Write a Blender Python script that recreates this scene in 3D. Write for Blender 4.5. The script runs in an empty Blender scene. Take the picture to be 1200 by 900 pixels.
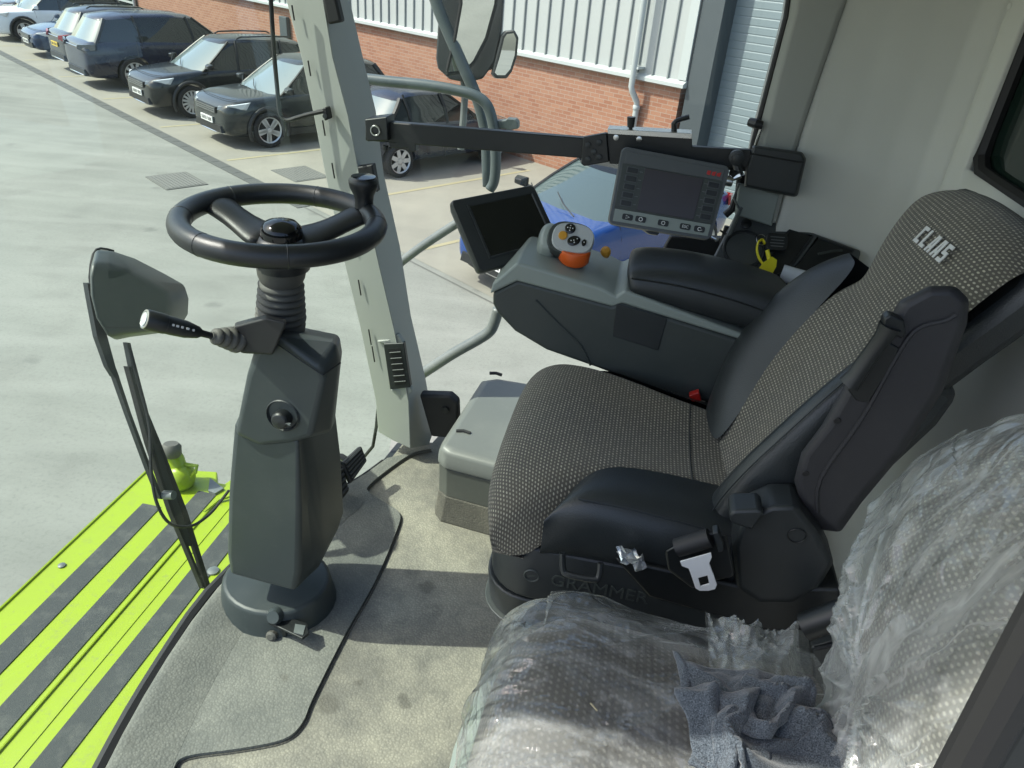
import bpy, bmesh, math, random
from mathutils import Vector, Matrix, noise
random.seed(7)
R=math.radians
sc=bpy.context.scene
COL=sc.collection
G=-2.26                      # ground level; z=0 is the cab floor
# ------------------------------------------------------------------ camera
CAM=Vector((0,0,1.54)); F=850.0
CR=(Matrix.Rotation(R(8.7),3,'Z')@Matrix.Rotation(R(90-30.4),3,'X')@Matrix.Rotation(R(5),3,'Z'))
def ray(px,py): return CR@(Vector((px-600,450-py,-F))/F)
def PP(px,py,p0,n):
    d=ray(px,py); n=Vector(n); return CAM+d*((Vector(p0)-CAM).dot(n)/d.dot(n))
def PX(px,py,X): return PP(px,py,(X,0,0),(1,0,0))
def PY(px,py,Y): return PP(px,py,(0,Y,0),(0,1,0))
def PZ(px,py,Z): return PP(px,py,(0,0,Z),(0,0,1))
cd=bpy.data.cameras.new('camera'); cam=bpy.data.objects.new('camera',cd); COL.objects.link(cam)
cam.matrix_world=Matrix.Translation(CAM)@CR.to_4x4()
cd.sensor_width=36; cd.lens=36*F/1200; cd.clip_start=.02; cd.clip_end=2000
sc.camera=cam
# ------------------------------------------------------------------ object helpers
WM={}
def thing(name,label,cat,loc=(0,0,0),group=None,kind=None):
    o=bpy.data.objects.new(name,None); o.empty_display_size=.1; COL.objects.link(o); o.location=loc
    WM[o]=Matrix.Translation(loc); tag(o,label,cat,group,kind); return o
def tag(o,label=None,cat=None,group=None,kind=None):
    if label: o['label']=label
    if cat: o['category']=cat
    if group: o['group']=group
    if kind: o['kind']=kind
    return o
def ob(name,bm,mat,parent=None,smooth=35,bevel=0,bseg=2,sub=0,solid=0,soff=-1,label=None):
    me=bpy.data.meshes.new(name)
    if isinstance(bm,bpy.types.Mesh): me=bm
    else:
        bmesh.ops.remove_doubles(bm,verts=bm.verts,dist=1e-5) if sub==0 and bevel==0 else None
        bmesh.ops.recalc_face_normals(bm,faces=bm.faces) if not bm.get('keep') else None
        bm['bm'].to_mesh(me) if isinstance(bm,dict) else bm.to_mesh(me)
        bm.free()
    return fin(name,me,mat,parent,smooth,bevel,bseg,sub,solid,soff,label)
def fin(name,me,mat,parent=None,smooth=35,bevel=0,bseg=2,sub=0,solid=0,soff=-1,label=None):
    if len(me.vertices):
        xs=[v.co for v in me.vertices]
        c=Vector([(min(v[i] for v in xs)+max(v[i] for v in xs))/2 for i in range(3)])
    else: c=Vector()
    me.transform(Matrix.Translation(-c))
    o=bpy.data.objects.new(name,me); COL.objects.link(o); o.location=c
    WM[o]=Matrix.Translation(c)
    if parent is not None:
        o.parent=parent; o.matrix_parent_inverse=WM[parent].inverted()
    for m in (mat if isinstance(mat,(list,tuple)) else [mat]): me.materials.append(m)
    if solid:
        m=o.modifiers.new('s','SOLIDIFY'); m.thickness=solid; m.offset=soff
    if bevel:
        m=o.modifiers.new('b','BEVEL'); m.width=bevel; m.segments=bseg; m.limit_method='ANGLE'; m.angle_limit=R(30)
        m.harden_normals=False
        wn=o.modifiers.new('w','WEIGHTED_NORMAL'); wn.keep_sharp=True
    if sub:
        m=o.modifiers.new('u','SUBSURF'); m.levels=sub; m.render_levels=sub
    if smooth:
        for p in me.polygons: p.use_smooth=True
        if not sub and smooth<180: me.set_sharp_from_angle(angle=R(smooth if not bevel else max(smooth,50)))
    if label: o['label']=label
    return o
def NB(): return _BM(bmesh.new())
class _BM:
    """thin wrapper so the shape helpers can be chained"""
    def __init__(s,bm): s.b=bm
    def get(s,k): return None
    @property
    def verts(s): return s.b.verts
    @property
    def faces(s): return s.b.faces
def out(name,B,mat,parent=None,recalc=True,**k):
    b=B.b
    if recalc: bmesh.ops.recalc_face_normals(b,faces=b.faces)
    me=bpy.data.meshes.new(name); b.to_mesh(me); b.free()
    return fin(name,me,mat,parent,**k)
def frame(o,x,z=None):
    """matrix with local X along x and local Z near z"""
    x=Vector(x).normalized(); z=Vector(z or (0,0,1)); y=z.cross(x)
    if y.length<1e-5: y=Vector((0,1,0)).cross(x)
    y.normalize(); z=x.cross(y)
    m=Matrix((x,y,z)).transposed().to_4x4(); m.translation=Vector(o); return m
def box(B,c,s,M=None):
    M=M or Matrix.Translation(Vector(c)) if M is None else M@Matrix.Translation(Vector(c))
    bmesh.ops.create_cube(B.b,size=1,matrix=M@Matrix.Diagonal((s[0],s[1],s[2],1)))
def prism(B,pts,ext):
    pts=[Vector(p) for p in pts]; e=Vector(ext)
    a=[B.b.verts.new(p) for p in pts]; c=[B.b.verts.new(p+e) for p in pts]
    n=len(pts); B.b.faces.new(a); B.b.faces.new(c[::-1])
    for i in range(n): B.b.faces.new((a[i],c[i],c[(i+1)%n],a[(i+1)%n]))
def poly(B,pts): return B.b.faces.new([B.b.verts.new(Vector(p)) for p in pts])
def loft(B,rings,caps=True,closed=True,mats=None):
    vs=[[B.b.verts.new(Vector(p)) for p in r] for r in rings]
    n=len(vs[0])
    for i in range(len(vs)-1):
        for j in range(n if closed else n-1):
            k=(j+1)%n
            f=B.b.faces.new((vs[i][j],vs[i][k],vs[i+1][k],vs[i+1][j]))
            if mats: f.material_index=mats(i,j)
    if caps: B.b.faces.new(vs[0][::-1]); B.b.faces.new(vs[-1])
    return vs
def smoothpath(pts,n=8,closed=False):
    pts=[Vector(p) for p in pts]; o=[]; m=len(pts)
    rng=range(m if closed else m-1)
    for i in rng:
        if closed: p0,p1,p2,p3=pts[(i-1)%m],pts[i],pts[(i+1)%m],pts[(i+2)%m]
        else: p0,p1,p2,p3=pts[max(i-1,0)],pts[i],pts[i+1],pts[min(i+2,m-1)]
        for k in range(n):
            t=k/n
            o.append(.5*((2*p1)+(p2-p0)*t+(2*p0-5*p1+4*p2-p3)*t*t+(3*p1-p0-3*p2+p3)*t**3))
    if not closed: o.append(pts[-1])
    return o
def tube(B,pts,r,seg=10,closed=False,sm=0,squash=1):
    if sm: pts=smoothpath(pts,sm,closed)
    pts=[Vector(p) for p in pts]; n=len(pts); rings=[]; u=None
    for i,p in enumerate(pts):
        if closed: t=pts[(i+1)%n]-pts[i-1]
        else: t=pts[min(i+1,n-1)]-pts[max(i-1,0)]
        t.normalize()
        if u is None:
            u=t.orthogonal().normalized()
        u=(u-t*u.dot(t)).normalized(); v=t.cross(u)
        rr=r(i/(n-1)) if callable(r) else r
        rings.append([p+(u*math.cos(2*math.pi*k/seg)*squash+v*math.sin(2*math.pi*k/seg))*rr for k in range(seg)])
    if closed: loft(B,rings+[rings[0]],caps=False)
    else: loft(B,rings)
def lathe(B,prof,M=None,seg=24,caps=True):
    M=M or Matrix()
    loft(B,[[M@Vector((r*math.cos(2*math.pi*k/seg),r*math.sin(2*math.pi*k/seg),h)) for k in range(seg)] for r,h in prof],caps=caps)
def rrect(w,h,r,n=4,x0=0,y0=0):
    o=[]
    for cx,cy,a in ((w/2-r,h/2-r,0),(-w/2+r,h/2-r,90),(-w/2+r,-h/2+r,180),(w/2-r,-h/2+r,270)):
        for k in range(n+1):
            t=R(a+90*k/n); o.append((x0+cx+r*math.cos(t),y0+cy+r*math.sin(t)))
    return o
def rrprism(B,M,w,h,r,d,x0=0,y0=0,n=4):
    """rounded plate in M's xy plane from z=0 to z=d"""
    p=rrect(w,h,r,n,x0,y0); prism(B,[M@Vector((a,b,0)) for a,b in p],M.to_3x3()@Vector((0,0,d)))
def grid(B,rows,uvs=None):
    vs=[[B.b.verts.new(Vector(p)) for p in r] for r in rows]
    L=B.b.loops.layers.uv.verify() if uvs else None
    for i in range(len(vs)-1):
        for j in range(len(vs[0])-1):
            q=((i,j),(i,j+1),(i+1,j+1),(i+1,j))
            f=B.b.faces.new([vs[a][b] for a,b in q])
            if uvs:
                for l,(a,b) in zip(f.loops,q): l[L].uv=uvs[a][b]
    return vs
def arc_uv(rows):
    """uv in metres along a grid of points"""
    n=len(rows[0]); uv=[]; m=len(rows)
    mid=n//2; acc=0; prev=None
    for r in rows:
        r=[Vector(p) for p in r]
        if prev is not None: acc+=(r[mid]-prev[mid]).length
        u=[0]*n
        for j in range(mid+1,n): u[j]=u[j-1]+(r[j]-r[j-1]).length
        for j in range(mid-1,-1,-1): u[j]=u[j+1]-(r[j+1]-r[j]).length
        uv.append([(x,acc) for x in u]); prev=r
    return uv
def letters(B,txt,M,h,gap=.25,t=.0012,slant=.0):
    """block capitals built from bars in M's xy plane, height h"""
    G_={'C':[(0,0,1,5),(0,4,3,5),(0,0,3,1)],'L':[(0,0,1,5),(0,0,3,1)],'A':[((0,0),(1,0),(1.75,4.2),(2.1,4.2),(2.1,5),(1.0,5)),(2,0,3,5),((.55,1.1),(2.1,1.1),(2.1,2.0),(.75,2.0))],
        'S':[(0,4,3,5),(0,2,1,5),(0,2,3,3),(2,0,3,3),(0,0,3,1)]}
    x=0; k=h/5
    for ch in txt:
        for i,g in enumerate(G_[ch]):
            if isinstance(g[0],tuple): q=[(x+p,r) for p,r in g]
            else: a,b,c,d=g; q=[(x+a,b),(x+c,b),(x+c,d),(x+a,d)]
            prism(B,[M@Vector(((p+slant*r)*k*1.05,r*k,.00005*i)) for p,r in q],M.to_3x3()@Vector((0,0,t)))
        x+=3+gap*3
def textmesh(txt,size,M,ext=.0005,align='CENTER'):
    c=bpy.data.curves.new('t','FONT'); c.body=txt; c.size=size; c.extrude=ext; c.align_x=align; c.align_y='CENTER'
    o=bpy.data.objects.new('t',c); me=bpy.data.meshes.new_from_object(o)
    bpy.data.objects.remove(o); bpy.data.curves.remove(c); me.transform(M); return me
def addmesh(B,me):
    B.b.from_mesh(me); bpy.data.meshes.remove(me)
# ------------------------------------------------------------------ materials
def lin(c): return tuple(((x/255)/12.92 if x/255<=.04045 else ((x/255+.055)/1.055)**2.4) for x in c)
class MT:
    def __init__(s,name):
        s.m=bpy.data.materials.new(name); s.m.use_nodes=True; s.t=s.m.node_tree; s.N=s.t.nodes; s.N.clear()
        s.o=s.N.new('ShaderNodeOutputMaterial')
    def n(s,ty,ins=None,**pr):
        x=s.N.new('ShaderNode'+ty)
        for k,v in pr.items(): setattr(x,k,v)
        for k,v in (ins or {}).items():
            if isinstance(v,bpy.types.NodeSocket): s.t.links.new(v,x.inputs[k])
            else:
                if isinstance(v,tuple) and len(v)==3 and x.inputs[k].type=='RGBA': v=(*v,1)
                x.inputs[k].default_value=v
        return x
    def tc(s,w='Object'): return s.n('TexCoord').outputs[w]
    def mapp(s,v,sc=(1,1,1),rot=(0,0,0)): return s.n('Mapping',{'Vector':v,'Scale':sc,'Rotation':rot}).outputs[0]
    def noise(s,v,scale,det=3,rough=.5,dist=0): return s.n('TexNoise',{'Vector':v,'Scale':scale,'Detail':det,'Roughness':rough,'Distortion':dist}).outputs['Fac']
    def ramp(s,f,a,b,c0=(0,0,0),c1=(1,1,1)):
        x=s.n('ValToRGB',{'Fac':f}); e=x.color_ramp.elements
        e[0].position=a; e[1].position=b; e[0].color=(*c0,1); e[1].color=(*c1,1); return x.outputs[0]
    def mix(s,f,a,b,bl='MIX'):
        x=s.n('Mix',data_type='RGBA',blend_type=bl)
        for i,v in ((0,f),(6,a),(7,b)):
            if isinstance(v,bpy.types.NodeSocket): s.t.links.new(v,x.inputs[i])
            elif i==0: x.inputs[0].default_value=v
            else: x.inputs[i].default_value=(*v,1)
        return x.outputs[2]
    def math(s,op,a,b=0,c=None):
        x=s.n('Math',operation=op)
        for i,v in enumerate((a,b,c)):
            if v is None: continue
            if isinstance(v,bpy.types.NodeSocket): s.t.links.new(v,x.inputs[i])
            else: x.inputs[i].default_value=v
        return x.outputs[0]
    def bump(s,h,st=.3,d=.002): return s.n('Bump',{'Height':h,'Strength':st,'Distance':d}).outputs[0]
    def pbsdf(s,col,rough=.5,metal=0,nrm=None,**k):
        i={'Base Color':col,'Roughness':rough,'Metallic':metal}
        if nrm is not None: i['Normal']=nrm
        i.update(k); return s.n('BsdfPrincipled',i).outputs[0]
    def done(s,sh): s.t.links.new(sh,s.o.inputs[0]); return s.m
def plastic(name,col,rough=.5,grain=900,bs=.12,dust=.12,dustcol=(.22,.21,.18),spec=.5):
    m=MT(name); v=m.tc()
    d=m.noise(v,6,5,.65); d2=m.noise(v,70,3,.6)
    f=m.math('MULTIPLY',m.ramp(d,.45,.75),dust); f=m.math('ADD',f,m.math('MULTIPLY',m.ramp(d2,.62,.72),dust*.5))
    c=m.mix(f,col,dustcol)
    r=m.math('ADD',rough-.06,m.math('MULTIPLY',d,.14))
    h=m.n('TexVoronoi',{'Vector':v,'Scale':grain}).outputs['Distance']
    return m.done(m.pbsdf(c,r,0,m.bump(h,bs,.0006),**{'Specular IOR Level':spec}))
def simple(name,col,rough=.5,metal=0,**k):
    m=MT(name); v=m.tc(); n=m.noise(v,40,3); c=m.mix(m.math('MULTIPLY',n,.25),col,tuple(x*.72 for x in col))
    return m.done(m.pbsdf(c,m.math('ADD',rough-.04,m.math('MULTIPLY',n,.08)),metal,**k))
M={}
M['black']=plastic('black plastic',(.010,.012,.013),.42,900,.15,.05,(.12,.12,.11))
M['housing']=plastic('mirror housing plastic',(.046,.055,.052),.42,600,.08,.1,(.25,.25,.22))
M['boxgrey']=plastic('box body plastic',(.095,.10,.088),.45,1000,.1,.12,(.3,.3,.25))
M['monitor']=plastic('monitor bezel plastic',(.075,.082,.086),.42,1000,.08,.05,(.2,.2,.18))
M['traygrey']=plastic('tray plastic',(.062,.070,.070),.45,1000,.15,.05,(.15,.15,.13))
M['column']=plastic('column plastic',(.034,.043,.045),.46,1100,.12,.08,(.2,.2,.18))
M['charcoal']=plastic('charcoal plastic',(.020,.024,.026),.45,1000,.15,.05,(.15,.15,.13))
M['consolegrey']=plastic('console side plastic',(.040,.048,.046),.5,1000,.15,.06,(.2,.2,.18))
M['midgrey']=plastic('mid grey plastic',(.235,.27,.25),.42,1000,.1,.1,(.4,.4,.34))
M['pillar']=plastic('pale grey green pillar paint',(.305,.318,.293),.5,1200,.06,.05,(.4,.4,.34))
M['lidgrey']=plastic('pale grey box plastic',(.15,.157,.146),.42,1000,.1,.1,(.4,.4,.34))
M['backshell']=plastic('seat shell plastic',(.026,.026,.030),.55,700,.2,.06,(.14,.13,.13))
M['rubber']=simple('black rubber',(.012,.012,.013),.6)
M['bellows']=plastic('bellows rubber',(.085,.082,.072),.62,500,.1,.25,(.16,.15,.13))
M['wheel']=plastic('steering wheel leather',(.010,.012,.014),.40,800,.25,.03,(.1,.1,.1))
M['gloss']=simple('gloss black',(.006,.007,.008),.08)
M['screen']=simple('dark screen glass',(.004,.006,.006),.12)
M['screenbrown']=simple('matt screen',(.035,.028,.030),.32)
M['steel']=simple('bright steel',(.55,.56,.55),.28,1)
M['silver']=plastic('silver face',(.42,.44,.44),.3,900,.05,.05,(.5,.5,.45))
M['orange']=simple('orange plastic',(.62,.10,.012),.4)
M['amber']=simple('amber button',(.55,.27,.03),.35)
M['red']=simple('red plastic',(.45,.02,.015),.35)
M['yellow']=simple('yellow tag',(.75,.66,.02),.45)
M['white']=simple('white plastic',(.75,.76,.76),.4)
M['paper']=simple('paper',(.62,.66,.72),.7)
M['markwhite']=simple('white marking',(.6,.6,.58),.5)
M['tube']=plastic('grey painted tube',(.065,.085,.088),.35,300,.05,.15,(.2,.2,.17))
M['galv']=plastic('scuffed grey rail',(.11,.125,.125),.38,200,.1,.25,(.35,.35,.32))
M['mirrorglass']=MT('mirror glass'); M['mirrorglass']=M['mirrorglass'].done(M['mirrorglass'].pbsdf((.86,.88,.84),.015,1))
def leather():
    m=MT('black leather'); v=m.tc()
    h=m.n('TexVoronoi',{'Vector':v,'Scale':420}).outputs['Distance']; w=m.noise(v,14,4)
    hh=m.math('ADD',h,m.math('MULTIPLY',w,2.))
    c=m.mix(m.ramp(m.noise(v,5,4),.4,.8),(.017,.021,.023),(.030,.035,.037))
    return m.done(m.pbsdf(c,.40,0,m.bump(hh,.3,.0012),**{'Specular IOR Level':.55}))
M['leather']=leather()
def fabric(name,base,dot,dsx=.0105,dsy=.0078,dotamt=1,film=False):
    m=MT(name); uv=m.tc('UV'); s=m.n('SeparateXYZ',{'Vector':uv})
    wob=m.noise(m.tc(),30,2)
    u=m.math('DIVIDE',s.outputs[0],dsx); v=m.math('DIVIDE',s.outputs[1],dsy)
    u=m.math('ADD',u,m.math('MULTIPLY',wob,.35)); row=m.math('FLOOR',v)
    u=m.math('ADD',u,m.math('MULTIPLY',m.math('MODULO',row,2),.5))
    fu=m.math('SUBTRACT',m.math('FRACT',u),.5); fv=m.math('SUBTRACT',m.math('FRACT',v),.5)
    d=m.math('ADD',m.math('POWER',m.math('DIVIDE',m.math('ADD',fu,m.math('MULTIPLY',fv,.3)),.30),2),m.math('POWER',m.math('DIVIDE',fv,.25),2))
    k=m.math('SUBTRACT',1,m.n('MapRange',{'Value':d,'From Min':.55,'From Max':1.25}).outputs[0])
    cell=m.n('TexWhiteNoise',{'Vector':m.n('CombineXYZ',{'X':m.math('FLOOR',u),'Y':row}).outputs[0]},noise_dimensions='2D').outputs[0]
    k=m.math('MULTIPLY',k,m.math('ADD',.45,m.math('MULTIPLY',cell,.55*dotamt)))
    wv=m.n('TexWave',{'Vector':m.mapp(uv,(1,1,1)),'Scale':220,'Distortion':1}).outputs['Fac']
    bb=m.mix(m.math('MULTIPLY',wv,.5),base,tuple(x*.55 for x in base))
    bb=m.mix(m.math('MULTIPLY',m.ramp(m.noise(m.tc(),7,4),.4,.8),.35),bb,(.16,.14,.10))
    c=m.mix(k,bb,dot)
    h=m.math('ADD',m.math('MULTIPLY',k,.8),m.math('MULTIPLY',wv,.3))
    return m.done(m.pbsdf(c,.85,0,m.bump(h,.5,.0015),**{'Sheen Weight':.15,'Specular IOR Level':.2}))
M['fabric']=fabric('dotted seat fabric',(.098,.092,.076),(.43,.40,.31),.0098,.0074)
M['fabricc']=fabric('low contrast passenger cushion fabric',(.078,.070,.063),(.17,.16,.14),.0095,.0100)  # darker copy of the passenger fabric with weaker dots
M['fabricp']=fabric('dotted passenger seat fabric',(.11,.108,.095),(.30,.29,.245),.0088,.0084)
def cloth():
    m=MT('heather grey cloth'); v=m.tc(); n=m.noise(v,620,3,.7); n2=m.noise(v,170,3)
    c=m.mix(m.ramp(n,.36,.66),(.017,.022,.029),(.14,.165,.19)); c=m.mix(m.math('MULTIPLY',m.ramp(n2,.4,.7),.4),c,(.046,.054,.064))
    return m.done(m.pbsdf(c,.95,0,m.bump(n,.6,.002),**{'Sheen Weight':.3,'Specular IOR Level':.1}))
M['cloth']=cloth()
def headliner():
    m=MT('padded wall fabric'); v=m.tc(); n=m.noise(v,700,2); n2=m.noise(v,3,3)
    c=m.mix(m.ramp(n2,.3,.8),(.60,.61,.56),(.68,.69,.63)); c=m.mix(m.math('MULTIPLY',n,.3),c,(.50,.51,.465))
    return m.done(m.pbsdf(c,.9,0,m.bump(n,.25,.001),**{'Sheen Weight':.1,'Specular IOR Level':.15}))
M['liner']=headliner()
STAINS=[(*PZ(x,y,0)[:2],r) for x,y,r in ((388,824,.030),(474,820,.022),(417,797,.014),(500,690,.03),(330,800,.02))]
def rubbermat(name,dirt,base,bs=.9):
    m=MT(name); v=m.tc('Object')
    vo=m.n('TexVoronoi',{'Vector':v,'Scale':170}).outputs['Distance']
    big=m.noise(v,2.6,6,.62,.4); mid=m.noise(v,16,5,.7); fine=m.noise(v,150,4,.7)
    f=m.ramp(m.math('ADD',m.math('MULTIPLY',big,.7),m.math('MULTIPLY',mid,.3)),.40,.60)
    f=m.math('MULTIPLY',f,m.math('ADD',.55,m.math('MULTIPLY',fine,.6)))
    f=m.math('ADD',m.math('MULTIPLY',f,.85),.06)
    pit=m.ramp(vo,.18,.55,(1,1,1),(0,0,0))
    col=m.mix(f,base,dirt)
    col=m.mix(m.math('MULTIPLY',m.math('SUBTRACT',1,pit),.30),col,tuple(x*.55 for x in base))
    gp=m.n('NewGeometry').outputs['Position']; sn=m.n('VectorMath',{0:gp,1:m.n('VectorMath',{0:m.n('TexNoise',{'Vector':gp,'Scale':16.}).outputs['Color'],1:(.05,.05,0)},operation='MULTIPLY').outputs[0]},operation='ADD').outputs[0]
    for (sx,sy,sr) in STAINS:
        dd=m.n('VectorMath',{0:sn,1:(sx+.025,sy+.025,0.)},operation='DISTANCE').outputs['Value']
        col=m.mix(m.math('MULTIPLY',m.n('MapRange',{'Value':dd,'From Min':sr,'From Max':sr*.55}).outputs[0],.55),col,(.085,.08,.068))
    st=m.ramp(m.n('TexVoronoi',{'Vector':m.mapp(v,(5.5,5.5,0)),'Scale':1.,'Randomness':1.}).outputs['Distance'],.10,.2,(1,1,1),(0,0,0))
    col=m.mix(m.math('MULTIPLY',m.math('MULTIPLY',st,m.ramp(mid,.42,.55)),.35),col,(.06,.058,.05))
    crumb=m.ramp(m.n('TexVoronoi',{'Vector':v,'Scale':60,'Randomness':1.}).outputs['Distance'],.05,.09,(1,1,1),(0,0,0))
    col=m.mix(m.math('MULTIPLY',m.math('MULTIPLY',crumb,m.ramp(m.noise(v,9,3),.58,.68)),.5),col,(.42,.38,.27))
    h=m.math('ADD',vo,m.math('MULTIPLY',fine,.10))
    return m.done(m.pbsdf(col,.82,0,m.bump(h,bs*.7,.0016),**{'Specular IOR Level':.3}))
M['matfloor']=rubbermat('dusty rubber floor mat',(.41,.385,.305),(.155,.15,.132))
M['skirt']=rubbermat('dusty carpet skirt',(.19,.175,.14),(.085,.082,.072))
M['trayfloor']=rubbermat('grey rubber front tray',(.235,.235,.205),(.115,.12,.112))
def glassy(name,tint,dust,rough=.0,dscale=3.,streak=(1,1,1)):
    m=MT(name); v=m.mapp(m.tc(),streak)
    tr=m.n('BsdfTransparent',{'Color':tint}).outputs[0]
    gl=m.n('BsdfGlossy',{'Color':(.9,1,.97),'Roughness':rough}).outputs[0]
    fc=m.n('LayerWeight',{'Blend':.5}).outputs['Facing']
    fr=m.math('ADD',.028,m.math('MULTIPLY',m.math('POWER',fc,4.5),.7))
    a=m.n('MixShader',{0:fr,1:tr,2:gl}).outputs[0]
    d=m.math('ADD',dust*.35,m.math('MULTIPLY',m.ramp(m.noise(v,dscale,6,.7),.42,.78),dust))
    sp=m.math('MULTIPLY',m.ramp(m.noise(v,260,2,.6),.72,.78),dust*.6)
    d=m.math('ADD',d,sp)
    df=m.n('BsdfDiffuse',{'Color':(.62,.68,.62)}).outputs[0]; tl=m.n('BsdfTranslucent',{'Color':(.62,.68,.62)}).outputs[0]
    dd=m.n('MixShader',{0:.55,1:df,2:tl}).outputs[0]
    return m.done(m.n('MixShader',{0:d,1:a,2:dd}).outputs[0])
M['windscreen']=glassy('dusty windscreen glass',(.865,.955,.90),.016,0,2.2,(1,1,.3))
M['sideglass']=glassy('dusty side glass',(.91,.96,.93),.03,0,3.)
M['darkglass']=simple('dark tinted rear glass',(.010,.022,.017),.06)
def film(nm,milk,str_,gl_=1.):
    m=MT(nm); v=m.tc()
    w1=m.noise(m.mapp(v,(1,3.,1),(.3,.4,.6)),6.,5,.5,.5); w2=m.noise(m.mapp(v,(2,1,1.5),(.9,.2,.3)),19,3,.5,1.6)
    vo=m.n('TexVoronoi',{'Vector':m.mapp(v,(1,2.,1.3),(.5,.4,.9)),'Scale':9,'Randomness':1.},feature='DISTANCE_TO_EDGE').outputs['Distance']
    h=m.math('ADD',m.math('ADD',w1,m.math('MULTIPLY',w2,.30)),m.math('MULTIPLY',m.ramp(vo,.0,.10),.16))
    b=m.n('Bump',{'Height':h,'Strength':.45,'Distance':.020}).outputs[0]
    tr=m.n('BsdfTransparent',{'Color':(.93,.95,.94)}).outputs[0]
    gl=m.n('BsdfGlossy',{'Color':(1,1,1),'Roughness':.14,'Normal':b}).outputs[0]
    lw=m.math('POWER',m.n('LayerWeight',{'Blend':.5,'Normal':b}).outputs['Facing'],3.)
    a=m.n('MixShader',{0:m.math('MINIMUM',m.math('ADD',m.math('MULTIPLY',lw,.85),.05),.9),1:tr,2:gl}).outputs[0]
    w3=m.noise(m.mapp(v,(1.,3.6,1.2),(.5,.2,.5)),3.6,4,.5,.35)
    ridge=m.math('ABSOLUTE',m.math('SUBTRACT',w1,.5))
    k=m.math('ADD',m.math('MULTIPLY',m.ramp(ridge,.0,.045,(1,1,1),(0,0,0)),.5*str_),m.math('MULTIPLY',m.ramp(w3,.42,.72),str_))
    k=m.math('ADD',k,milk)
    df=m.n('BsdfDiffuse',{'Color':(.82,.85,.84),'Normal':b}).outputs[0]; tl=m.n('BsdfTranslucent',{'Color':(.8,.84,.83),'Normal':b}).outputs[0]
    dd=m.n('MixShader',{0:.4,1:df,2:tl}).outputs[0]
    return m.done(m.n('MixShader',{0:k,1:a,2:dd}).outputs[0])
M['film']=film('clear plastic film',.05,.22)
M['filmback']=film('milky plastic film',.11,.28)
def lime():
    m=MT('lime paint'); v=m.tc(); n=m.noise(v,7,5,.65); n2=m.noise(v,60,4,.7)
    n3_=m.noise(v,22,5,.75)
    c=m.mix(m.math('MULTIPLY',m.ramp(n,.45,.8),.3),(.255,.35,.006),(.21,.25,.03)); c=m.mix(m.math('MULTIPLY',m.ramp(n2,.60,.74),.55),c,(.20,.20,.10)); c=m.mix(m.math('MULTIPLY',m.ramp(n3_,.56,.72),.4),c,(.17,.17,.09))
    return m.done(m.pbsdf(c,m.math('ADD',.28,m.math('MULTIPLY',n,.2)),0))
M['lime']=lime()
def grip():
    m=MT('grey anti slip strip'); v=m.tc(); n=m.noise(v,420,2); n2=m.noise(v,9,5,.7)
    c=m.mix(n,(.020,.025,.027),(.062,.068,.068)); c=m.mix(m.math('MULTIPLY',m.ramp(n2,.5,.75),.3),c,(.2,.2,.17))
    return m.done(m.pbsdf(c,.85,0,m.bump(n,.6,.002)))
M['grip']=grip()
# exterior
def concrete():
    m=MT('pale concrete yard'); v=m.tc()
    big=m.noise(v,.16,5,.6,.6); mid=m.noise(v,1.3,6,.65); st=m.noise(m.mapp(v,(.10,1.6,1),(0,0,R(-35))),1.2,5,.65); fine=m.noise(v,28,4,.7)
    c=m.mix(m.ramp(big,.35,.68),(.165,.17,.152),(.232,.235,.21))
    c=m.mix(m.math('MULTIPLY',m.ramp(st,.40,.68),.32),c,(.30,.30,.27))
    c=m.mix(m.math('MULTIPLY',m.ramp(mid,.48,.74),.45),c,(.135,.135,.122))
    c=m.mix(m.math('MULTIPLY',m.ramp(fine,.5,.75),.45),c,(.11,.11,.10))
    sp=m.n('TexVoronoi',{'Vector':m.mapp(v,(1,1,0)),'Scale':.8,'Randomness':1.}).outputs['Distance']; sp=m.math('ADD',sp,m.math('MULTIPLY',m.noise(v,9,3),.12))
    c=m.mix(m.math('MULTIPLY',m.ramp(sp,.09,.16,(1,1,1),(0,0,0)),.45),c,(.085,.085,.08))
    arc=m.n('VectorMath',{0:v,1:(-22.,2.,0.)},operation='DISTANCE').outputs['Value']; ag=m.n('TexWave',{'Vector':m.n('CombineXYZ',{'X':m.math('MULTIPLY',arc,.33),'Y':0.,'Z':0.}).outputs[0],'Scale':1.,'Distortion':0.}).outputs['Fac']
    c=m.mix(m.math('MULTIPLY',m.math('MULTIPLY',m.ramp(ag,.80,.97),m.ramp(mid,.35,.6)),.15),c,(.34,.34,.31))
    return m.done(m.pbsdf(c,.85,0,m.bump(fine,.3,.004),**{'Specular IOR Level':.3}))
M['concrete']=concrete()
def tarmac():
    m=MT('parking bay concrete'); v=m.tc(); mid=m.noise(v,.8,6,.65); fine=m.noise(v,40,3)
    c=m.mix(m.ramp(mid,.35,.7),(.205,.195,.165),(.27,.255,.21)); c=m.mix(m.math('MULTIPLY',fine,.3),c,(.22,.21,.18))
    return m.done(m.pbsdf(c,.88))
M['bay']=tarmac()
def brick():
    m=MT('red brick'); uv=m.tc('UV')
    b=m.n('TexBrick',{'Vector':uv,'Color1':(.265,.112,.064),'Color2':(.35,.18,.11),'Mortar':(.32,.275,.22),'Scale':1.,'Mortar Size':.006,'Mortar Smooth':.1,'Bias':-.1,'Brick Width':.225,'Row Height':.075})
    n=m.noise(uv,3,5,.65); n2=m.noise(uv,60,3)
    c=m.mix(m.math('MULTIPLY',n,.35),b.outputs['Color'],(.34,.16,.10)); c=m.mix(m.math('MULTIPLY',n2,.25),c,(.2,.09,.06))
    return m.done(m.pbsdf(c,.85,0,m.bump(b.outputs['Fac'],-.3,.006)))
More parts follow.
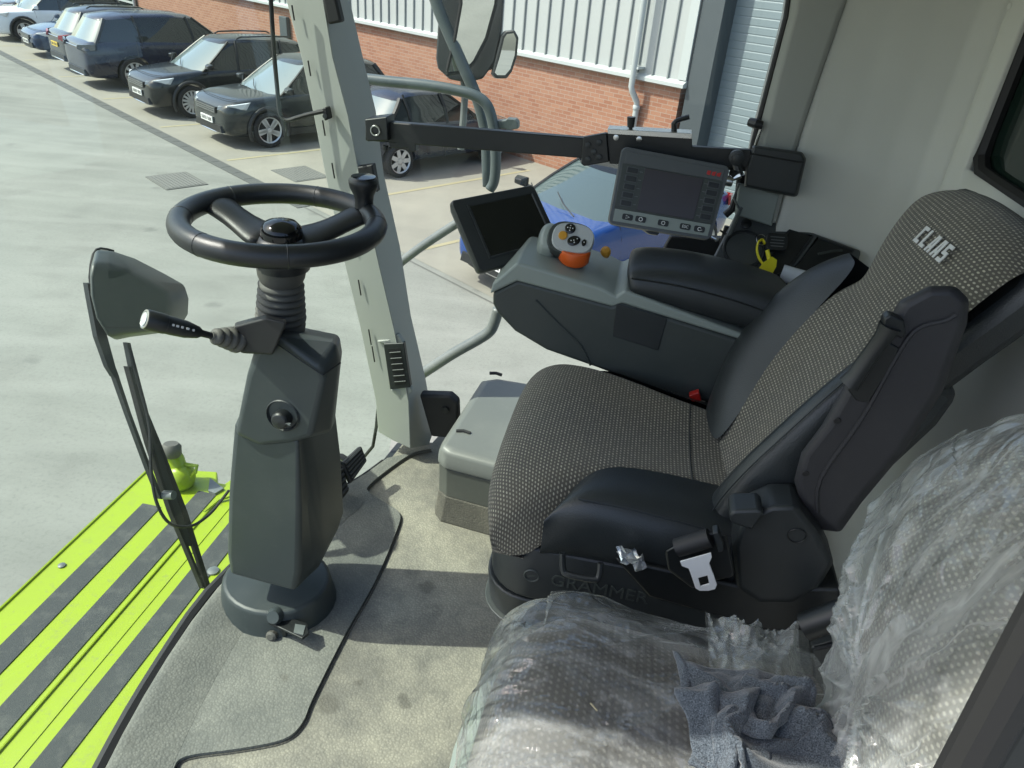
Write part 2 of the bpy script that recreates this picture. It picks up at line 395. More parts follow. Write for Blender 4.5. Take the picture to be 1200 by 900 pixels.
M['brick']=brick()
M['cladding']=simple('white profiled cladding',(.38,.40,.39),.5)
M['seam']=simple('grey cladding seam',(.20,.22,.22),.5)
M['flash']=simple('pale grey flashing',(.42,.45,.44),.45)
M['pier']=simple('shade darkened grey cladding',(.05,.063,.07),.5)  # grey darkened to carry the shade lying on the door pier
M['shutter']=simple('blue grey shutter',(.17,.215,.23),.5)
M['drain']=simple('drain channel grate',(.085,.087,.08),.7)
M['manhole']=simple('manhole cover',(.145,.145,.132),.75)
M['joint']=simple('concrete joint',(.125,.125,.113),.9)
M['yline']=simple('faded yellow paint',(.31,.275,.17),.8)
M['tyre']=simple('tyre rubber',(.014,.014,.015),.75)
M['rim']=simple('alloy rim',(.60,.61,.62),.35,.5)
M['wrapper']=simple('shiny wrapper',(.62,.65,.66),.18,.6)
M['rimdark']=simple('dark rim backing',(.02,.02,.022),.5)
M['carglass']=simple('car side glass',(.012,.016,.016),.04,0,**{'IOR':1.6})
M['carscreen']=simple('car glass with painted sky',(.15,.19,.19),.03,0,**{'IOR':1.9})  # pale base colour paints the sky's reflection into the glass
M['carscreendark']=simple('dark car windscreen',(.055,.08,.08),.03,0,**{'IOR':1.9})  # same painted sky reflection, kept weaker for the bright blue car
M['lamp']=simple('headlamp lens',(.55,.58,.60),.1,0)
M['taillamp']=simple('tail lamp lens',(.25,.01,.01),.15)
M['trim']=simple('black car trim',(.015,.016,.017),.5)
M['pillarblack']=simple('black window frame',(.010,.011,.012),.45)
M['chrome']=simple('chrome trim',(.62,.63,.64),.15,1)
M['plate']=simple('white number plate',(.72,.72,.70),.4)
M['platey']=simple('yellow number plate',(.70,.50,.05),.4)
def paint(name,col,metal=.0,rough=.22):
    m=MT(name); v=m.tc(); n=m.noise(v,3,4)
    c=m.mix(m.math('MULTIPLY',m.ramp(n,.45,.8),.15),col,tuple(x*.7+.06 for x in col))
    return m.done(m.pbsdf(c,rough,metal,None,**{'Coat Weight':.55,'Coat Roughness':.03,'Specular IOR Level':.35}))
# ================================================================== YARD
O0=Vector((-6.705,11.826,G)); DS=Vector((-.821,.571,0)).normalized(); DN=Vector((.571,.821,0)).normalized()
def W(s,n,z=0): return O0+DS*s+DN*n+Vector((0,0,z))      # yard frame: s along the building, n towards it, z above ground
WN=5.8                                                      # wall face
def sheet(name,pts,mat,kind='structure',label=None,cat=None,group=None,thick=0):
    B=NB(); poly(B,pts)
    return tag(out(name,B,mat,smooth=0),label,cat,group,kind)
sheet('ground',[(-300,-200,G),(300,-200,G),(300,300,G),(-300,300,G)],M['concrete'])
sheet('parking_bays',[W(-12,.14,.004),W(40,.14,.004),W(40,WN,.004),W(-12,WN,.004)],M['bay'])
B=NB(); prism(B,[W(-1.6,-.10,.006),W(60,-.10,.006),W(60,.13,.006),W(-1.6,.13,.006)],(0,0,.004))
for i in range(130):
    s=-1.5+i*.45
    prism(B,[W(s,-.07,.010),W(s+.02,-.07,.010),W(s+.02,.10,.010),W(s,.10,.010)],(0,0,.003))
tag(out('drain_channel',B,M['drain'],smooth=0),kind='structure')
# joints in the concrete and bay lines
B=NB()
def strip(B,a,b,w,z=.005):
    a=Vector(a); b=Vector(b); d=(b-a).normalized(); q=Vector((-d.y,d.x,0))*w/2
    poly(B,[Vector((p.x,p.y,G+z)) for p in (a-q,b-q,b+q,a+q)])
for k in range(2,3):
    strip(B,W(-14,-.35-4.6*k if k else -4.9),W(45,-.35-4.6*k if k else -4.9),.022) if k>=0 else None
strip(B,W(-14,.02),W(-1.6,.02),.03)
pass
tag(out('concrete_joints',B,M['joint'],smooth=0),kind='structure')
B=NB()
for s in (1.65,4.85,8.35,11.8,15,18.2,-1.7,-4.2,-7.2):
    strip(B,W(s,.25),W(s,5.2),.09,.008)
tag(out('bay_markings',B,M['yline'],smooth=0),kind='structure')
def manhole(px,py,lab):
    c=PZ(px,py,G); t=thing('manhole_cover',lab,'manhole cover',c,'manhole covers in the yard')
    Mx=Matrix.Translation(c)@frame((0,0,0),DS)
    B=NB(); rrprism(B,Mx,.92,.72,.02,.012); out('frame',B,M['joint'],t,smooth=0)
    B=NB()
    rrprism(B,Mx@Matrix.Translation((0,0,.012)),.84,.64,.02,.004)
    for i in range(14):
        for j in range(10):
            box(B,(-.39+i*.06,-.285+j*.063,.018),(.042,.018,.006),Mx@Matrix.Translation((0,0,0)))
    out('lid',B,M['manhole'],t,smooth=0)
manhole(207,212,'grey manhole cover in the pale concrete just before the drain channel')
manhole(352,204,'grey manhole cover among the parking bays beside the pale cab pillar')
# ------------------------------------------------------------------ building
bld=thing('warehouse','long red brick warehouse with white profiled cladding and blue grey shutter','building',W(6,WN+1))
S0,S1=-4.62,20.6; ZJ=2.06; ZT=7.2
B=NB(); L=B.b.loops.layers.uv.verify()
v=[B.b.verts.new(p) for p in (W(S0,WN),W(S1,WN),W(S1,WN,ZJ),W(S0,WN,ZJ))]
f=B.b.faces.new(v)
for l,u in zip(f.loops,((0,0),(S1-S0,0),(S1-S0,ZJ),(0,ZJ))): l[L].uv=u
v=[B.b.verts.new(p) for p in (W(S0,WN+.5),W(S0,WN),W(S0,WN,ZJ),W(S0,WN+.5,ZJ))]
f=B.b.faces.new(v)
for l,u in zip(f.loops,((0,0),(.5,0),(.5,ZJ),(0,ZJ))): l[L].uv=u
out('brick_wall',B,M['brick'],bld,smooth=0)
# profiled cladding: flat trays with raised seams
B=NB(); prism(B,[W(S0-.1,WN-.04,ZJ+.06),W(S1,WN-.04,ZJ+.06),W(S1,WN-.04,ZT),W(S0-.1,WN-.04,ZT)],DN*.3)
out('cladding',B,M['cladding'],bld,smooth=0)
B=NB(); s=S0+.28
while s<S1:
    prism(B,[W(s-.022,WN-.041,ZJ+.07),W(s+.022,WN-.041,ZJ+.07),W(s+.012,WN-.075,ZJ+.07),W(s-.012,WN-.075,ZJ+.07)],(0,0,ZT-ZJ-.1)); s+=.333
out('cladding_seam',B,M['seam'],bld,smooth=0)
B=NB(); prism(B,[W(S0-.12,WN+.1,ZJ+.11),W(S0-.12,WN-.05,ZJ+.11),W(S0-.12,WN-.14,ZJ+.06),W(S0-.12,WN-.14,ZJ),W(S0-.12,WN+.1,ZJ)],DS*(S1-S0+.12))
out('drip_flashing',B,M['flash'],bld,smooth=0)
B=NB(); prism(B,[W(S0-.11,WN-.07,ZJ+.12),W(S0+.06,WN-.07,ZJ+.12),W(S0+.06,WN-.04,ZJ+.12),W(S0-.11,WN-.04,ZJ+.12)],(0,0,5)); 
out('corner_flashing',B,M['flash'],bld,smooth=0)
B=NB(); box(B,(0,0,0),(.42,.9,9.4),Matrix.Translation(W(S0-.34,WN+.42,4.7))@frame((0,0,0),DS).to_3x3().to_4x4()); out('door_pier',B,M['pier'],bld,smooth=0)
B=NB(); prism(B,[W(S0-12,WN+.3,4.9),W(S0-.75,WN+.3,4.9),W(S0-.75,WN+.3,9),W(S0-12,WN+.3,9)],DN*.2); out('cladding',B,M['pier'],bld,smooth=0)
sh=[]
B=NB(); prof=[]
for i in range(40):
    z=i*.125; prof+=[(z,.336),(z+.015,.330),(z+.11,.330),(z+.125,.336)]
loft(B,[[W(S0-.54,WN+n,z) for z,n in prof],[W(S0-9,WN+n,z) for z,n in prof]],caps=False,closed=False)
out('roller_shutter',B,M['shutter'],bld,smooth=0)
# glazed block at the far left end
B=NB(); prism(B,[W(S1+.12,WN-.02,0),W(S1+14,WN-.02,0),W(S1+14,WN-.02,ZT),W(S1+.12,WN-.02,ZT)],DN*.3)
gz=out('glazed_front',B,M['darkglass'],bld,smooth=0)
B=NB()
for k in range(8): prism(B,[W(S1+.12+k*2,WN-.06,0),W(S1+.2+k*2,WN-.06,0),W(S1+.2+k*2,WN-.02,0),W(S1+.12+k*2,WN-.02,0)],(0,0,ZT))
for z in (1.1,3.0): prism(B,[W(S1+.1,WN-.055,z),W(S1+14,WN-.055,z),W(S1+14,WN-.055,z+.07),W(S1+.1,WN-.055,z+.07)],DN*.04)
out('mullion',B,M['flash'],gz,smooth=0)
B=NB(); tube(B,[W(S1+.02,WN-.1,.0),W(S1+.02,WN-.1,ZT)],.06); out('drain_pipe',B,M['flash'],bld)
# downpipe by the shutter
t=thing('downpipe','pale grey round downpipe with a dog-leg crossing the cladding and brick','downpipe',W(-3.72,WN-.1))
B=NB(); s=-3.72
tube(B,[W(s,WN-.24,7),W(s,WN-.24,ZJ-.12),W(s-.02,WN-.22,ZJ-.2),W(s-.07,WN-.1,ZJ-.38),W(s-.07,WN-.085,ZJ-.46),W(s-.07,WN-.085,.02)],.055,12); out('pipe',B,M['flash'],t)
for z in (ZJ+.2,5):
    B=NB(); box(B,(0,0,0),(.2,.2,.04),Matrix.Translation(W(s,WN-.15,z))@frame((0,0,0),DS)); out('bracket',B,M['flash'],t,smooth=0)
B=NB(); lathe(B,[(.06,0),(.066,.01),(.066,.07),(.06,.08)],Matrix.Translation(W(s-.07,WN-.085,ZJ-.52))); out('collar',B,M['flash'],t)
B=NB(); vb=PP(334,36,W(0,WN-.07),DN); box(B,(0,0,0),(.42,.12,.75),Matrix.Translation(vb)@frame((0,0,0),DS))
o=out('wall_vent_box',B,M['pier'],smooth=0,bevel=.02); tag(o,'dark grey louvred box mounted on the red brick wall','vent')
# ------------------------------------------------------------------ cars
def wheel_parts(t,Mw,r,w,spokes,style,rimm):
    B=NB(); lathe(B,[(r*.72,-w/2),(r*.9,-w/2),(r*.985,-w*.42),(r,-w*.25),(r,w*.25),(r*.985,w*.42),(r*.93,w/2),(r*.77,w/2+.006),(r*.73,w/2)],Mw,28,caps=False)
    wh=out('wheel',B,M['tyre'],t)
    B=NB(); lathe(B,[(.001,w*.1),(r*.71,w*.1),(r*.73,w*.45)],Mw,24,caps=False); out('brake_backing',B,M['rimdark'],wh)
    B=NB(); lathe(B,[(r*.66,w*.40),(r*.71,w*.46),(r*.75,w*.48),(r*.75,w*.40)],Mw,28,caps=False)
    lathe(B,[(.001,w*.44),(r*.13,w*.44),(r*.16,w*.40),(r*.16,w*.30)],Mw,16,caps=False)
    n=spokes
    for k in range(n):
        a=2*math.pi*k/n; tw=(.0 if style==0 else .18)
        for da in ((0,) if style!=2 else (-.1,.1)):
            q0=(math.cos(a+da*.4),math.sin(a+da*.4)); q1=(math.cos(a+tw+da),math.sin(a+tw+da)); ww0=r*(.9/n+.01); ww1=r*(.75/n+.012)
            if style==2: ww0*=.6; ww1*=.6
            t0=(-q0[1],q0[0]); t1=(-q1[1],q1[0])
            pts=[(q0[0]*r*.12-t0[0]*ww0,q0[1]*r*.12-t0[1]*ww0),(q0[0]*r*.12+t0[0]*ww0,q0[1]*r*.12+t0[1]*ww0),(q1[0]*r*.70+t1[0]*ww1,q1[1]*r*.70+t1[1]*ww1),(q1[0]*r*.70-t1[0]*ww1,q1[1]*r*.70-t1[1]*ww1)]
            prism(B,[Mw@Vector((x,y,w*.36)) for x,y in pts],Mw.to_3x3()@Vector((0,0,w*.07)))
    out('rim',B,rimm,wh,smooth=30)
def car(label,s,n,facing,col,L=4.4,Wd=1.85,H=1.64,zb=1.0,wb=2.65,fo=.86,ws=.20,style='suv',metal=0,spokes=5,sstyle=0,clad=True,rails=True,rimm='rim',plate='plate',group='cars parked along the brick warehouse',wr=.355,bonnet=.95,rack=.86,rearplate=True,roofmat=None,screen='carscreen'):
    """x forward from the middle of the car; s,n is the bay-side bumper's middle"""
    fwd=-DN if facing=='out' else DN
    c=W(s,n+L/2)
    t=thing('parked_car',label,'car',c,group)
    Mx=frame(c,fwd)
    T=lambda x,y,z: Mx@Vector((x,y,z))
    P_=paint('car paint '+label[:24],col,metal); h=Wd/2; hl=L/2
    xf=hl-fo; xr=xf-wb; wsx=xf-ws                                   # windscreen base
    st=[(hl,.42,bonnet-.26,.66),(hl-.04,.26,bonnet-.17,.78),(hl-.17,.21,bonnet-.075,.89),(hl-.45,.21,bonnet-.015,.965),(wsx+.25,.24,zb-.015,.99),(wsx-.1,.24,zb+.02,1.0),
        (0,.24,zb+.03,1.0),(xr+.4,.24,zb+.06,1.0),(xr-.1,.24,zb+.07,.985),(-hl+.26,.26,zb+.05,.93),(-hl+.09,.30,zb-.0,.88),(-hl,.44,zb-.14,.80)]
    B=NB(); rings=[]
    for x,z0,z1,k in st:
        y=h*k; dz=z1-z0
        half=[(0,z0),(y*.82,z0),(y*.955,z0+.05),(y*.985,z0+dz*.28),(y,z0+dz*.55),(y*.975,z0+dz*.80),(y*.93,z1-.035),(y*.80,z1-.004),(0,z1+.02)]
        rings.append([T(x,a,b) for a,b in half]+[T(x,-a,b) for a,b in half[-2:0:-1]])
    loft(B,rings)
    body=out('body',B,P_,t,sub=2)
    # wheel wells cut out of the body
    cut=[]
    for xw in (xf,xr):
        B=NB(); lathe(B,[(wr+.055,-h-.2),(wr+.055,h+.2)],Mx@Matrix.Translation((xw,0,wr))@Matrix.Rotation(R(90),4,'X'),32)
        cu=out('cut',B,M['trim']); cut.append(cu)
        m=body.modifiers.new('w','BOOLEAN'); m.object=cu; m.solver='FAST'; m.operation='DIFFERENCE'
    bpy.context.view_layer.update()
    dg=bpy.context.evaluated_depsgraph_get(); me=bpy.data.meshes.new_from_object(body.evaluated_get(dg))
    old=body.data; body.modifiers.clear(); body.data=me; bpy.data.meshes.remove(old)
    for cu in cut: bpy.data.objects.remove(cu)
    while len(me.materials)>1: me.materials.pop()
    for p in me.polygons: p.use_smooth=True; p.material_index=0
    me.set_sharp_from_angle(angle=R(40))
    # greenhouse
    zr=H-.03; rk=rack
    yb=h*.90; yr=h*.64
    base=[(wsx+.12,0),(wsx+.04,yb*.72),(wsx-.16,yb*.97),(wsx-.95,yb),(xr+.30,yb*.99),(-hl+.34,yb*.90),(-hl+.19,yb*.74),(-hl+.14,0)]
    rf=wsx-rk-.05; rb=-hl+.58 if style!='hatch' else -hl+.66
    roof=[(rf+.10,0),(rf+.05,yr*.74),(rf-.06,yr*.97),(rf-.70,yr*1.03),(xr+.35,yr*1.0),(rb+.12,yr*.94),(rb+.01,yr*.76),(rb-.02,0)]
    def ring(fr,o=0):
        r=[]
        for i,((a,b),(cx,d)) in enumerate(zip(base,roof)):
            bul=.035*math.sin(math.pi*fr)
            x=a+(cx-a)*fr; y=b+(d-b)*fr
            y+=bul*(1 if 1<i<6 else .3); 
            z=zb-.02+(zr-zb+.02)*fr-fr*(.09 if i>=5 else (.05 if i<2 else (.025 if i in(2,4) else 0)))
            if o: y*=1+o; x+=o*(.5 if i<4 else -.5)
            r.append((x,y,z))
        return r
    lv=[0,.5,.93]
    def full(half): return [T(*p) for p in half]+[T(p[0],-p[1],p[2]) for p in half[-2:0:-1]]
    rr=[full(ring(f)) for f in lv]; n_=len(rr[0])
    segs={'windscreen':[0,1,n_-1,n_-2],'rear_window':[5,6,7,8],'side_window':[2,3,4],'side_window2':[n_-3,n_-4,n_-5]}
    for nm,js in segs.items():
        B=NB()
        for i in range(len(lv)-1):
            for j in js:
                k=(j+1)%n_; poly(B,[rr[i][j],rr[i][k],rr[i+1][k],rr[i+1][j]])
        bmesh.ops.remove_doubles(B.b,verts=B.b.verts,dist=1e-4)
        out(nm.replace('2',''),B,M[screen] if nm in('windscreen','rear_window') else M['carglass'],t,smooth=60)
    B=NB(); r0=full(ring(.91,.012)); r1=full(ring(.965,.005)); r2=full([(x*.96+(rf+rb)*.02,y*.84,z+.022) for x,y,z in ring(1)]); r3=full([(x*.55+(rf+rb)*.225,y*.3,zr+.035) for x,y,z in ring(1)])
    loft(B,[r0,r1,r2,r3]); out('roof',B,roofmat or P_,t,smooth=60)
    def pil(i,wd,o=.006):
        for sg in (1,-1):
            B=NB(); q=[]
            for f in (0,.25,.5,.75,.95):
                x,y,z=ring(f,o)[i]; q.append(T(x,sg*y,z))
            tube(B,q,wd,6); out('window_pillar',B,M['pillarblack'],t)
    pil(2,.026); pil(5,.05)
    for sg in (1,-1):
        for X0,wd in ((wsx-1.02,.028),(xr+.32,.024)):
            a=ring(0)[3]; b=ring(.95)[3]
            B=NB(); tube(B,[T(X0,sg*a[1]*1.0,a[2]),T(X0-.03,sg*(a[1]+b[1])/2+sg*.037,(a[2]+b[2])/2),T(X0-.08,sg*b[1]*1.0,b[2])],wd,6); out('window_pillar',B,M['pillarblack'],t)
    # trim
    if clad:
        for xw in (xf,xr):
            for sg in (1,-1):
                B=NB(); tube(B,[T(xw+(wr+.075)*math.cos(R(a)),sg*h*.985,wr+(wr+.075)*math.sin(R(a))) for a in range(-25,206,15)],.04,8); out('wheel_arch',B,M['trim'],t)
        for sg in (1,-1): B=NB(); box(B,((xf+xr)/2,sg*h*.955,.29),(wb-2*wr-.1,.06,.13),Mx); out('sill_trim',B,M['trim'],t)
    for xw,sg in ((xf,1),(xf,-1),(xr,1),(xr,-1)):
        Mw=Mx@Matrix.Translation((xw,sg*(h-.11),wr))@Matrix.Rotation(R(-90*sg),4,'X')
        wheel_parts(t,Mw,wr,.23,spokes,sstyle,M[rimm])
    for sg in (1,-1):
        B=NB(); Mm=Mx@Matrix.Translation((wsx-.28,sg*(h+.10),zb+.10))
        loft(B,[[Mm@Vector((x*k+dx,sg*y*k,z*k)) for x,y,z in ((-.02,-.12,-.07),(-.02,.10,-.06),(-.02,.10,.06),(-.02,-.12,.07))] for k,dx in ((.9,0),(1,.05),(.6,.13))]); box(B,(0,-sg*.12,-.05),(.06,.1,.04),Mm)
        out('door_mirror',B,roofmat or P_,t,bevel=.015)
        for X0 in (wsx-.95,xr+.35):
            B=NB(); tube(B,[T(X0-.09,sg*(h*.985),zb-.10),T(X0-.03,sg*(h*.985+.02),zb-.095),T(X0+.08,sg*(h*.985),zb-.09)],.014,6); out('door_handle',B,P_,t)
    if rails:
        for sg in (1,-1):
            B=NB(); a=ring(1)
            tube(B,[T(rf-.25,sg*yr*.96,zr),T(rf-.35,sg*yr*.96,zr+.045),T((rf+rb)/2,sg*yr*.97,zr+.06),T(rb+.35,sg*yr*.93,zr+.045),T(rb+.25,sg*yr*.93,zr)],.018,6); out('roof_rail',B,M['trim'],t)
    # shut lines
    for sg in (1,-1):
        for X0,zt in ((wsx-.22,zb),(wsx-1.06,zb+.03),(xr+.16,zb+.05)):
            B=NB(); tube(B,[T(X0-.05*(1-k),sg*h*y-sg*.004,.27+(zt-.30)*k) for k,y in ((.0,.955),(.25,.982),(.5,.991),(.75,.982),(.9,.955),(1,.93))],.0065,5); out('door_seam',B,M['rubber'],t)
    B=NB(); tube(B,[T(hl-.30,-h*.80,bonnet-.045),T(hl-.2,-h*.5,bonnet-.055),T(hl-.17,0,bonnet-.05),T(hl-.2,h*.5,bonnet-.055),T(hl-.30,h*.80,bonnet-.045)],.007,5,sm=3); out('bonnet_seam',B,M['rubber'],t)
    # front and rear faces
    fz=bonnet
    B=NB()
    loft(B,[[T(hl-.10,y,z) for y,z in ((-.46,fz-.20),(.46,fz-.20),(.42,fz-.33),(-.42,fz-.33))],[T(hl+.02,y,z) for y,z in ((-.44,fz-.205),(.44,fz-.205),(.40,fz-.33),(-.40,fz-.33))]])
    gr=out('grille',B,M['trim'],t,smooth=0)
    B=NB()
    for z in (fz-.225,fz-.265,fz-.305): box(B,(hl+.024,0,z),(.016,.84,.014),Mx)
    out('grille_bar',B,M['chrome'],gr,smooth=0)
    B=NB(); loft(B,[[T(hl-.2,y,z) for y,z in ((-.66,.30),(.66,.30),(.60,.46),(-.60,.46))],[T(hl+.012,y,z) for y,z in ((-.60,.30),(.60,.30),(.56,.43),(-.56,.43))]]); out('lower_grille',B,M['trim'],t,smooth=0)
    B=NB(); tube(B,[T(hl-.19,-h*.80,.30),T(hl-.03,-h*.5,.285),T(hl-.0,0,.28),T(hl-.03,h*.5,.285),T(hl-.19,h*.80,.30)],.018,6,sm=3); out('bumper_strip',B,M['chrome'] if clad else M['trim'],t)
    for sg in (1,-1):
        B=NB(); loft(B,[[T(x,sg*y,z) for x,y,z in ((hl-.10,.44,fz-.17),(hl-.22,h*.86,fz-.11),(hl-.52,h*.955,fz-.07),(hl-.42,h*.95,fz-.21),(hl-.12,.60,fz-.27),(hl-.06,.46,fz-.26))],
                        [T(x+.075,sg*(y+.02),z) for x,y,z in ((hl-.10,.46,fz-.185),(hl-.24,h*.85,fz-.125),(hl-.52,h*.94,fz-.09),(hl-.44,h*.935,fz-.19),(hl-.14,.60,fz-.25),(hl-.07,.48,fz-.245))]])
        out('headlight',B,M['lamp'],t,smooth=40)
        B=NB(); loft(B,[[T(x,sg*y,z) for x,y,z in ((-hl+.03,.50,zb-.06),(-hl+.10,h*.84,zb-.02),(-hl+.32,h*.945,zb-.0),(-hl+.30,h*.955,zb-.16),(-hl+.06,h*.80,zb-.20),(-hl+.0,.52,zb-.17))],
                        [T(x-.045,sg*(y+.012),z) for x,y,z in ((-hl+.03,.50,zb-.07),(-hl+.10,h*.84,zb-.03),(-hl+.32,h*.945,zb-.01),(-hl+.30,h*.955,zb-.15),(-hl+.06,h*.80,zb-.19),(-hl+.0,.52,zb-.16))]])
        out('tail_light',B,M['taillamp' if rearplate else 'gloss'],t,smooth=40)
    for x,z,pm,sg in ((hl+.02,.50 if clad else .44,'plate',1),)+(((-hl-.012,.72,'platey',-1),) if rearplate else ()):
        B=NB(); box(B,(x,0,z),(.02,.52,.115),Mx); pl=out('number_plate',B,M[pm],t,smooth=0)
        B=NB()
        for k,wd in enumerate((.045,.05,.045,.05,.05,.05,.05)):
            yy=-.20+k*.062+(.03 if k>3 else 0); box(B,(x+.011*sg,yy,z),(.003,wd*.75,.07),Mx)
        out('plate_lettering',B,M['trim'],pl,smooth=0)
    B=NB(); loft(B,[[T(-hl+.25,y,z) for y,z in ((-.74,.30),(.74,.30),(.70,.50),(-.70,.50))],[T(-hl-.008,y,z) for y,z in ((-.62,.33),(.62,.33),(.60,.48),(-.60,.48))]]); out('rear_bumper',B,M['trim'],t,smooth=0)
    B=NB(); tube(B,[T(-hl+.16,-h*.78,.36),T(-hl-.005,-.5,.34),T(-hl-.01,.5,.34),T(-hl+.16,h*.78,.36)],.016,6); tube(B,[T(-hl-.0,-.42,zb-.12),T(-hl-.0,.42,zb-.12)],.014,6); out('bumper_strip',B,M['chrome'],t)
    for sg in (1,-1):
        B=NB(); p0=T(wsx+.10,sg*.12-.05,zb+.045); 
        tube(B,[T(wsx+.13,sg*.35,zb+.015),T(wsx+.02,sg*.25-.2,zb+.085),T(wsx-.10,sg*.25-.42,zb+.17)],.008,5); out('wiper_blade',B,M['trim'],t)
    return t
car('dark grey compact SUV with white front plate, its nose beside the pale pillar',3.15,.62,'out',(.018,.022,.022),L=4.36,Wd=1.90,H=1.64,spokes=5,sstyle=2,wb=2.66,fo=.86,bonnet=.98,rails=False)
car('black SUV with many-spoked wheels, second parked car from the pale pillar',6.4,.45,'out',(.007,.009,.010),L=4.5,Wd=1.86,H=1.66,spokes=15,sstyle=1,wb=2.68,bonnet=.96)
car('large navy SUV backed to the yard with tall tinted windows',10.35,.35,'in',(.008,.012,.030),L=4.95,Wd=2.0,H=1.80,zb=1.12,wb=2.92,fo=.9,wr=.39,bonnet=1.05,rails=False,spokes=10,clad=False,rearplate=False)
car('dark SUV with a yellow rear plate, half hidden behind the large navy one',12.85,.62,'in',(.012,.014,.016),L=4.6,Wd=1.88,H=1.70,zb=1.05,wb=2.7,spokes=5)
car('small dark blue hatchback facing the yard beside the white SUV',15.95,.65,'out',(.012,.030,.075),L=4.1,Wd=1.78,H=1.46,zb=.92,wb=2.55,fo=.82,wr=.32,bonnet=.84,clad=False,rails=False,style='hatch',spokes=5)
car('white SUV facing the yard, farthest complete car along the wall',20.0,.55,'out',(.70,.73,.76),L=4.6,Wd=1.9,H=1.70,wb=2.7,bonnet=1.0,spokes=5)
car('black car mostly cropped by the top of the photograph behind the white SUV',23.6,1.6,'out',(.012,.010,.010),L=4.4,Wd=1.85,H=1.6,spokes=5)
car('dark blue hatchback nose-in with silver six-hole wheels, seen behind the black rail',-.05,1.95,'in',(.012,.018,.034),L=3.72,Wd=1.72,H=1.50,zb=.93,wb=2.42,fo=.76,wr=.31,bonnet=.88,clad=False,rails=False,style='hatch',spokes=7,metal=0)
car('bright blue hatchback facing the yard behind the two monitors',-6.0,.15,'out',(.008,.045,.19),L=4.35,Wd=1.82,H=1.48,zb=.96,wb=2.65,fo=.9,wr=.32,bonnet=.86,clad=False,rails=False,style='hatch',spokes=5,ws=.30,rack=.95,roofmat=M['gloss'],screen='carscreendark')
# ================================================================== CAB
cab=thing('harvester_cab','inside of a harvester cab with pale grey pillar, dusty rubber floor and padded wall','cab',(0,1.3,0))
def pxz(pts,z): return [PZ(x,y,z) for x,y in pts]
FE=[(-.80,.45),(-.875,.62),(-.915,.80),(-.94,1.0),(-.95,1.23),(-.905,1.48),(-.82,1.70),(-.752,1.84),(-.715,1.94),(-.70,2.07)]
# floor: sheet metal base, mat, raised front tray with a rolled lip
B=NB(); prism(B,[(x-.02,y,-.10) for x,y in FE]+[(-.6,2.1,-.1),(-.58,2.21,-.1),(.3,2.21,-.1),(.85,2.07,-.10),(.85,.45,-.10)],(0,0,.085)); out('floor_pan',B,M['charcoal'],cab,smooth=0)
B=NB(); prism(B,[(x+.01,y,-.014) for x,y in FE]+[(-.59,2.09,-.014),(-.57,2.2,-.014),(.3,2.2,-.014),(.85,2.06,-.014),(.85,.45,-.014)],(0,0,.014)); out('floor_mat',B,M['matfloor'],cab,smooth=0)
GV=[(505,526),(484,531),(460,546),(433,568),(433,577),(450,588),(468,601),(465,621),(440,680),(405,742),(368,815),(354,847),(332,866),(280,877),(218,886),(203,902),(198,930)]
gv=smoothpath(pxz(GV,.012),4)
B=NB(); edge=[Vector((x+.004,y,.0)) for x,y in FE]
tp=[Vector((p.x,p.y,.012)) for p in gv]
lo=[Vector((p.x+.004,p.y-.002,.0)) for p in gv]
prism(B,[Vector((p.x,p.y,.0005)) for p in edge[1:][::-1] if p.y<2.0]+[Vector((tp[-1].x,.60,.0005))]+[Vector((p.x,p.y,.0005)) for p in tp[::-1]],(0,0,.0115))
out('front_tray',B,M['trayfloor'],cab,smooth=0,bevel=.004)
B=NB(); tube(B,[p+Vector((.0035,0,-.0105)) for p in gv],.0024,6); out('mat_lip',B,M['skirt'],cab)
B=NB()   # upturned left lip of the tray along the windscreen
rows=[]
for i,(x,y) in enumerate(FE[1:-3]):
    rows.append([(x+.135,y,.0125),(x+.10,y,.020),(x+.05,y,.034),(x+.012,y,.042),(x+.004,y,.03),(x+.004,y,-.01)])
loft(B,rows,caps=False,closed=False); out('tray_kerb',B,M['trayfloor'],cab,sub=1)
B=NB(); tube(B,[(x-.012,y,.004) for x,y in FE[:6]],.018,8,sm=3); tube(B,[(x-.012,y,-.006) for x,y in FE[5:-1]],.007,8,sm=3); out('windscreen_seal',B,M['rubber'],cab)
# front pillar
def ring6(l,c,r,Yl,Yc,Yr,dep=.10):
    a=PY(*l,Yl); b=PY(*c,Yc); d=PY(*r,Yr)
    m=(a*.04+b*.96); m2=b*.9+d*.1
    return [a,a*.5+b*.5+Vector((0,-.004,0)),m,b+Vector((0,-.001,0)),m2,d,d+Vector((-.01,dep,0)),a+Vector((.02,dep+.02,0))]
PR=[((330,-40),(375,-40),(393,-40)),((335,0),(379,0),(397,0)),((353,67),(390,67),(411,60)),((367,133),(408,135),(430,137)),((380,200),(420,198),(440,213)),((403,307),(442,300),(460,300)),((421,380),(462,385),(474,385)),((440,470),(479,470),(492,460)),((443,506),(481,526),(503,521))]
rg=[ring6(l,c,r,1.985,1.95,2.05) for i,(l,c,r) in enumerate(PR)]
B=NB(); loft(B,rg); pl=out('front_pillar',B,M['pillar'],cab,smooth=28,bevel=.004)
B=NB()   # joint line slits on the pillar
for (x,y) in ((340,15),(359,80),(376,150),(387,200),(413,290),(418,337),(430,395),(434,415)):
    a=PY(x+2,y-9,1.962); b=PY(x+5,y+9,1.962); tube(B,[a,b],.0022,6)
out('clip_slot',B,M['rubber'],pl)
B=NB(); tube(B,[PY(x,y,1.968) for x,y in ((394,165),(405,205),(421,240),(432,262))],.0012,5); out('cover_seam',B,M['charcoal'],pl)
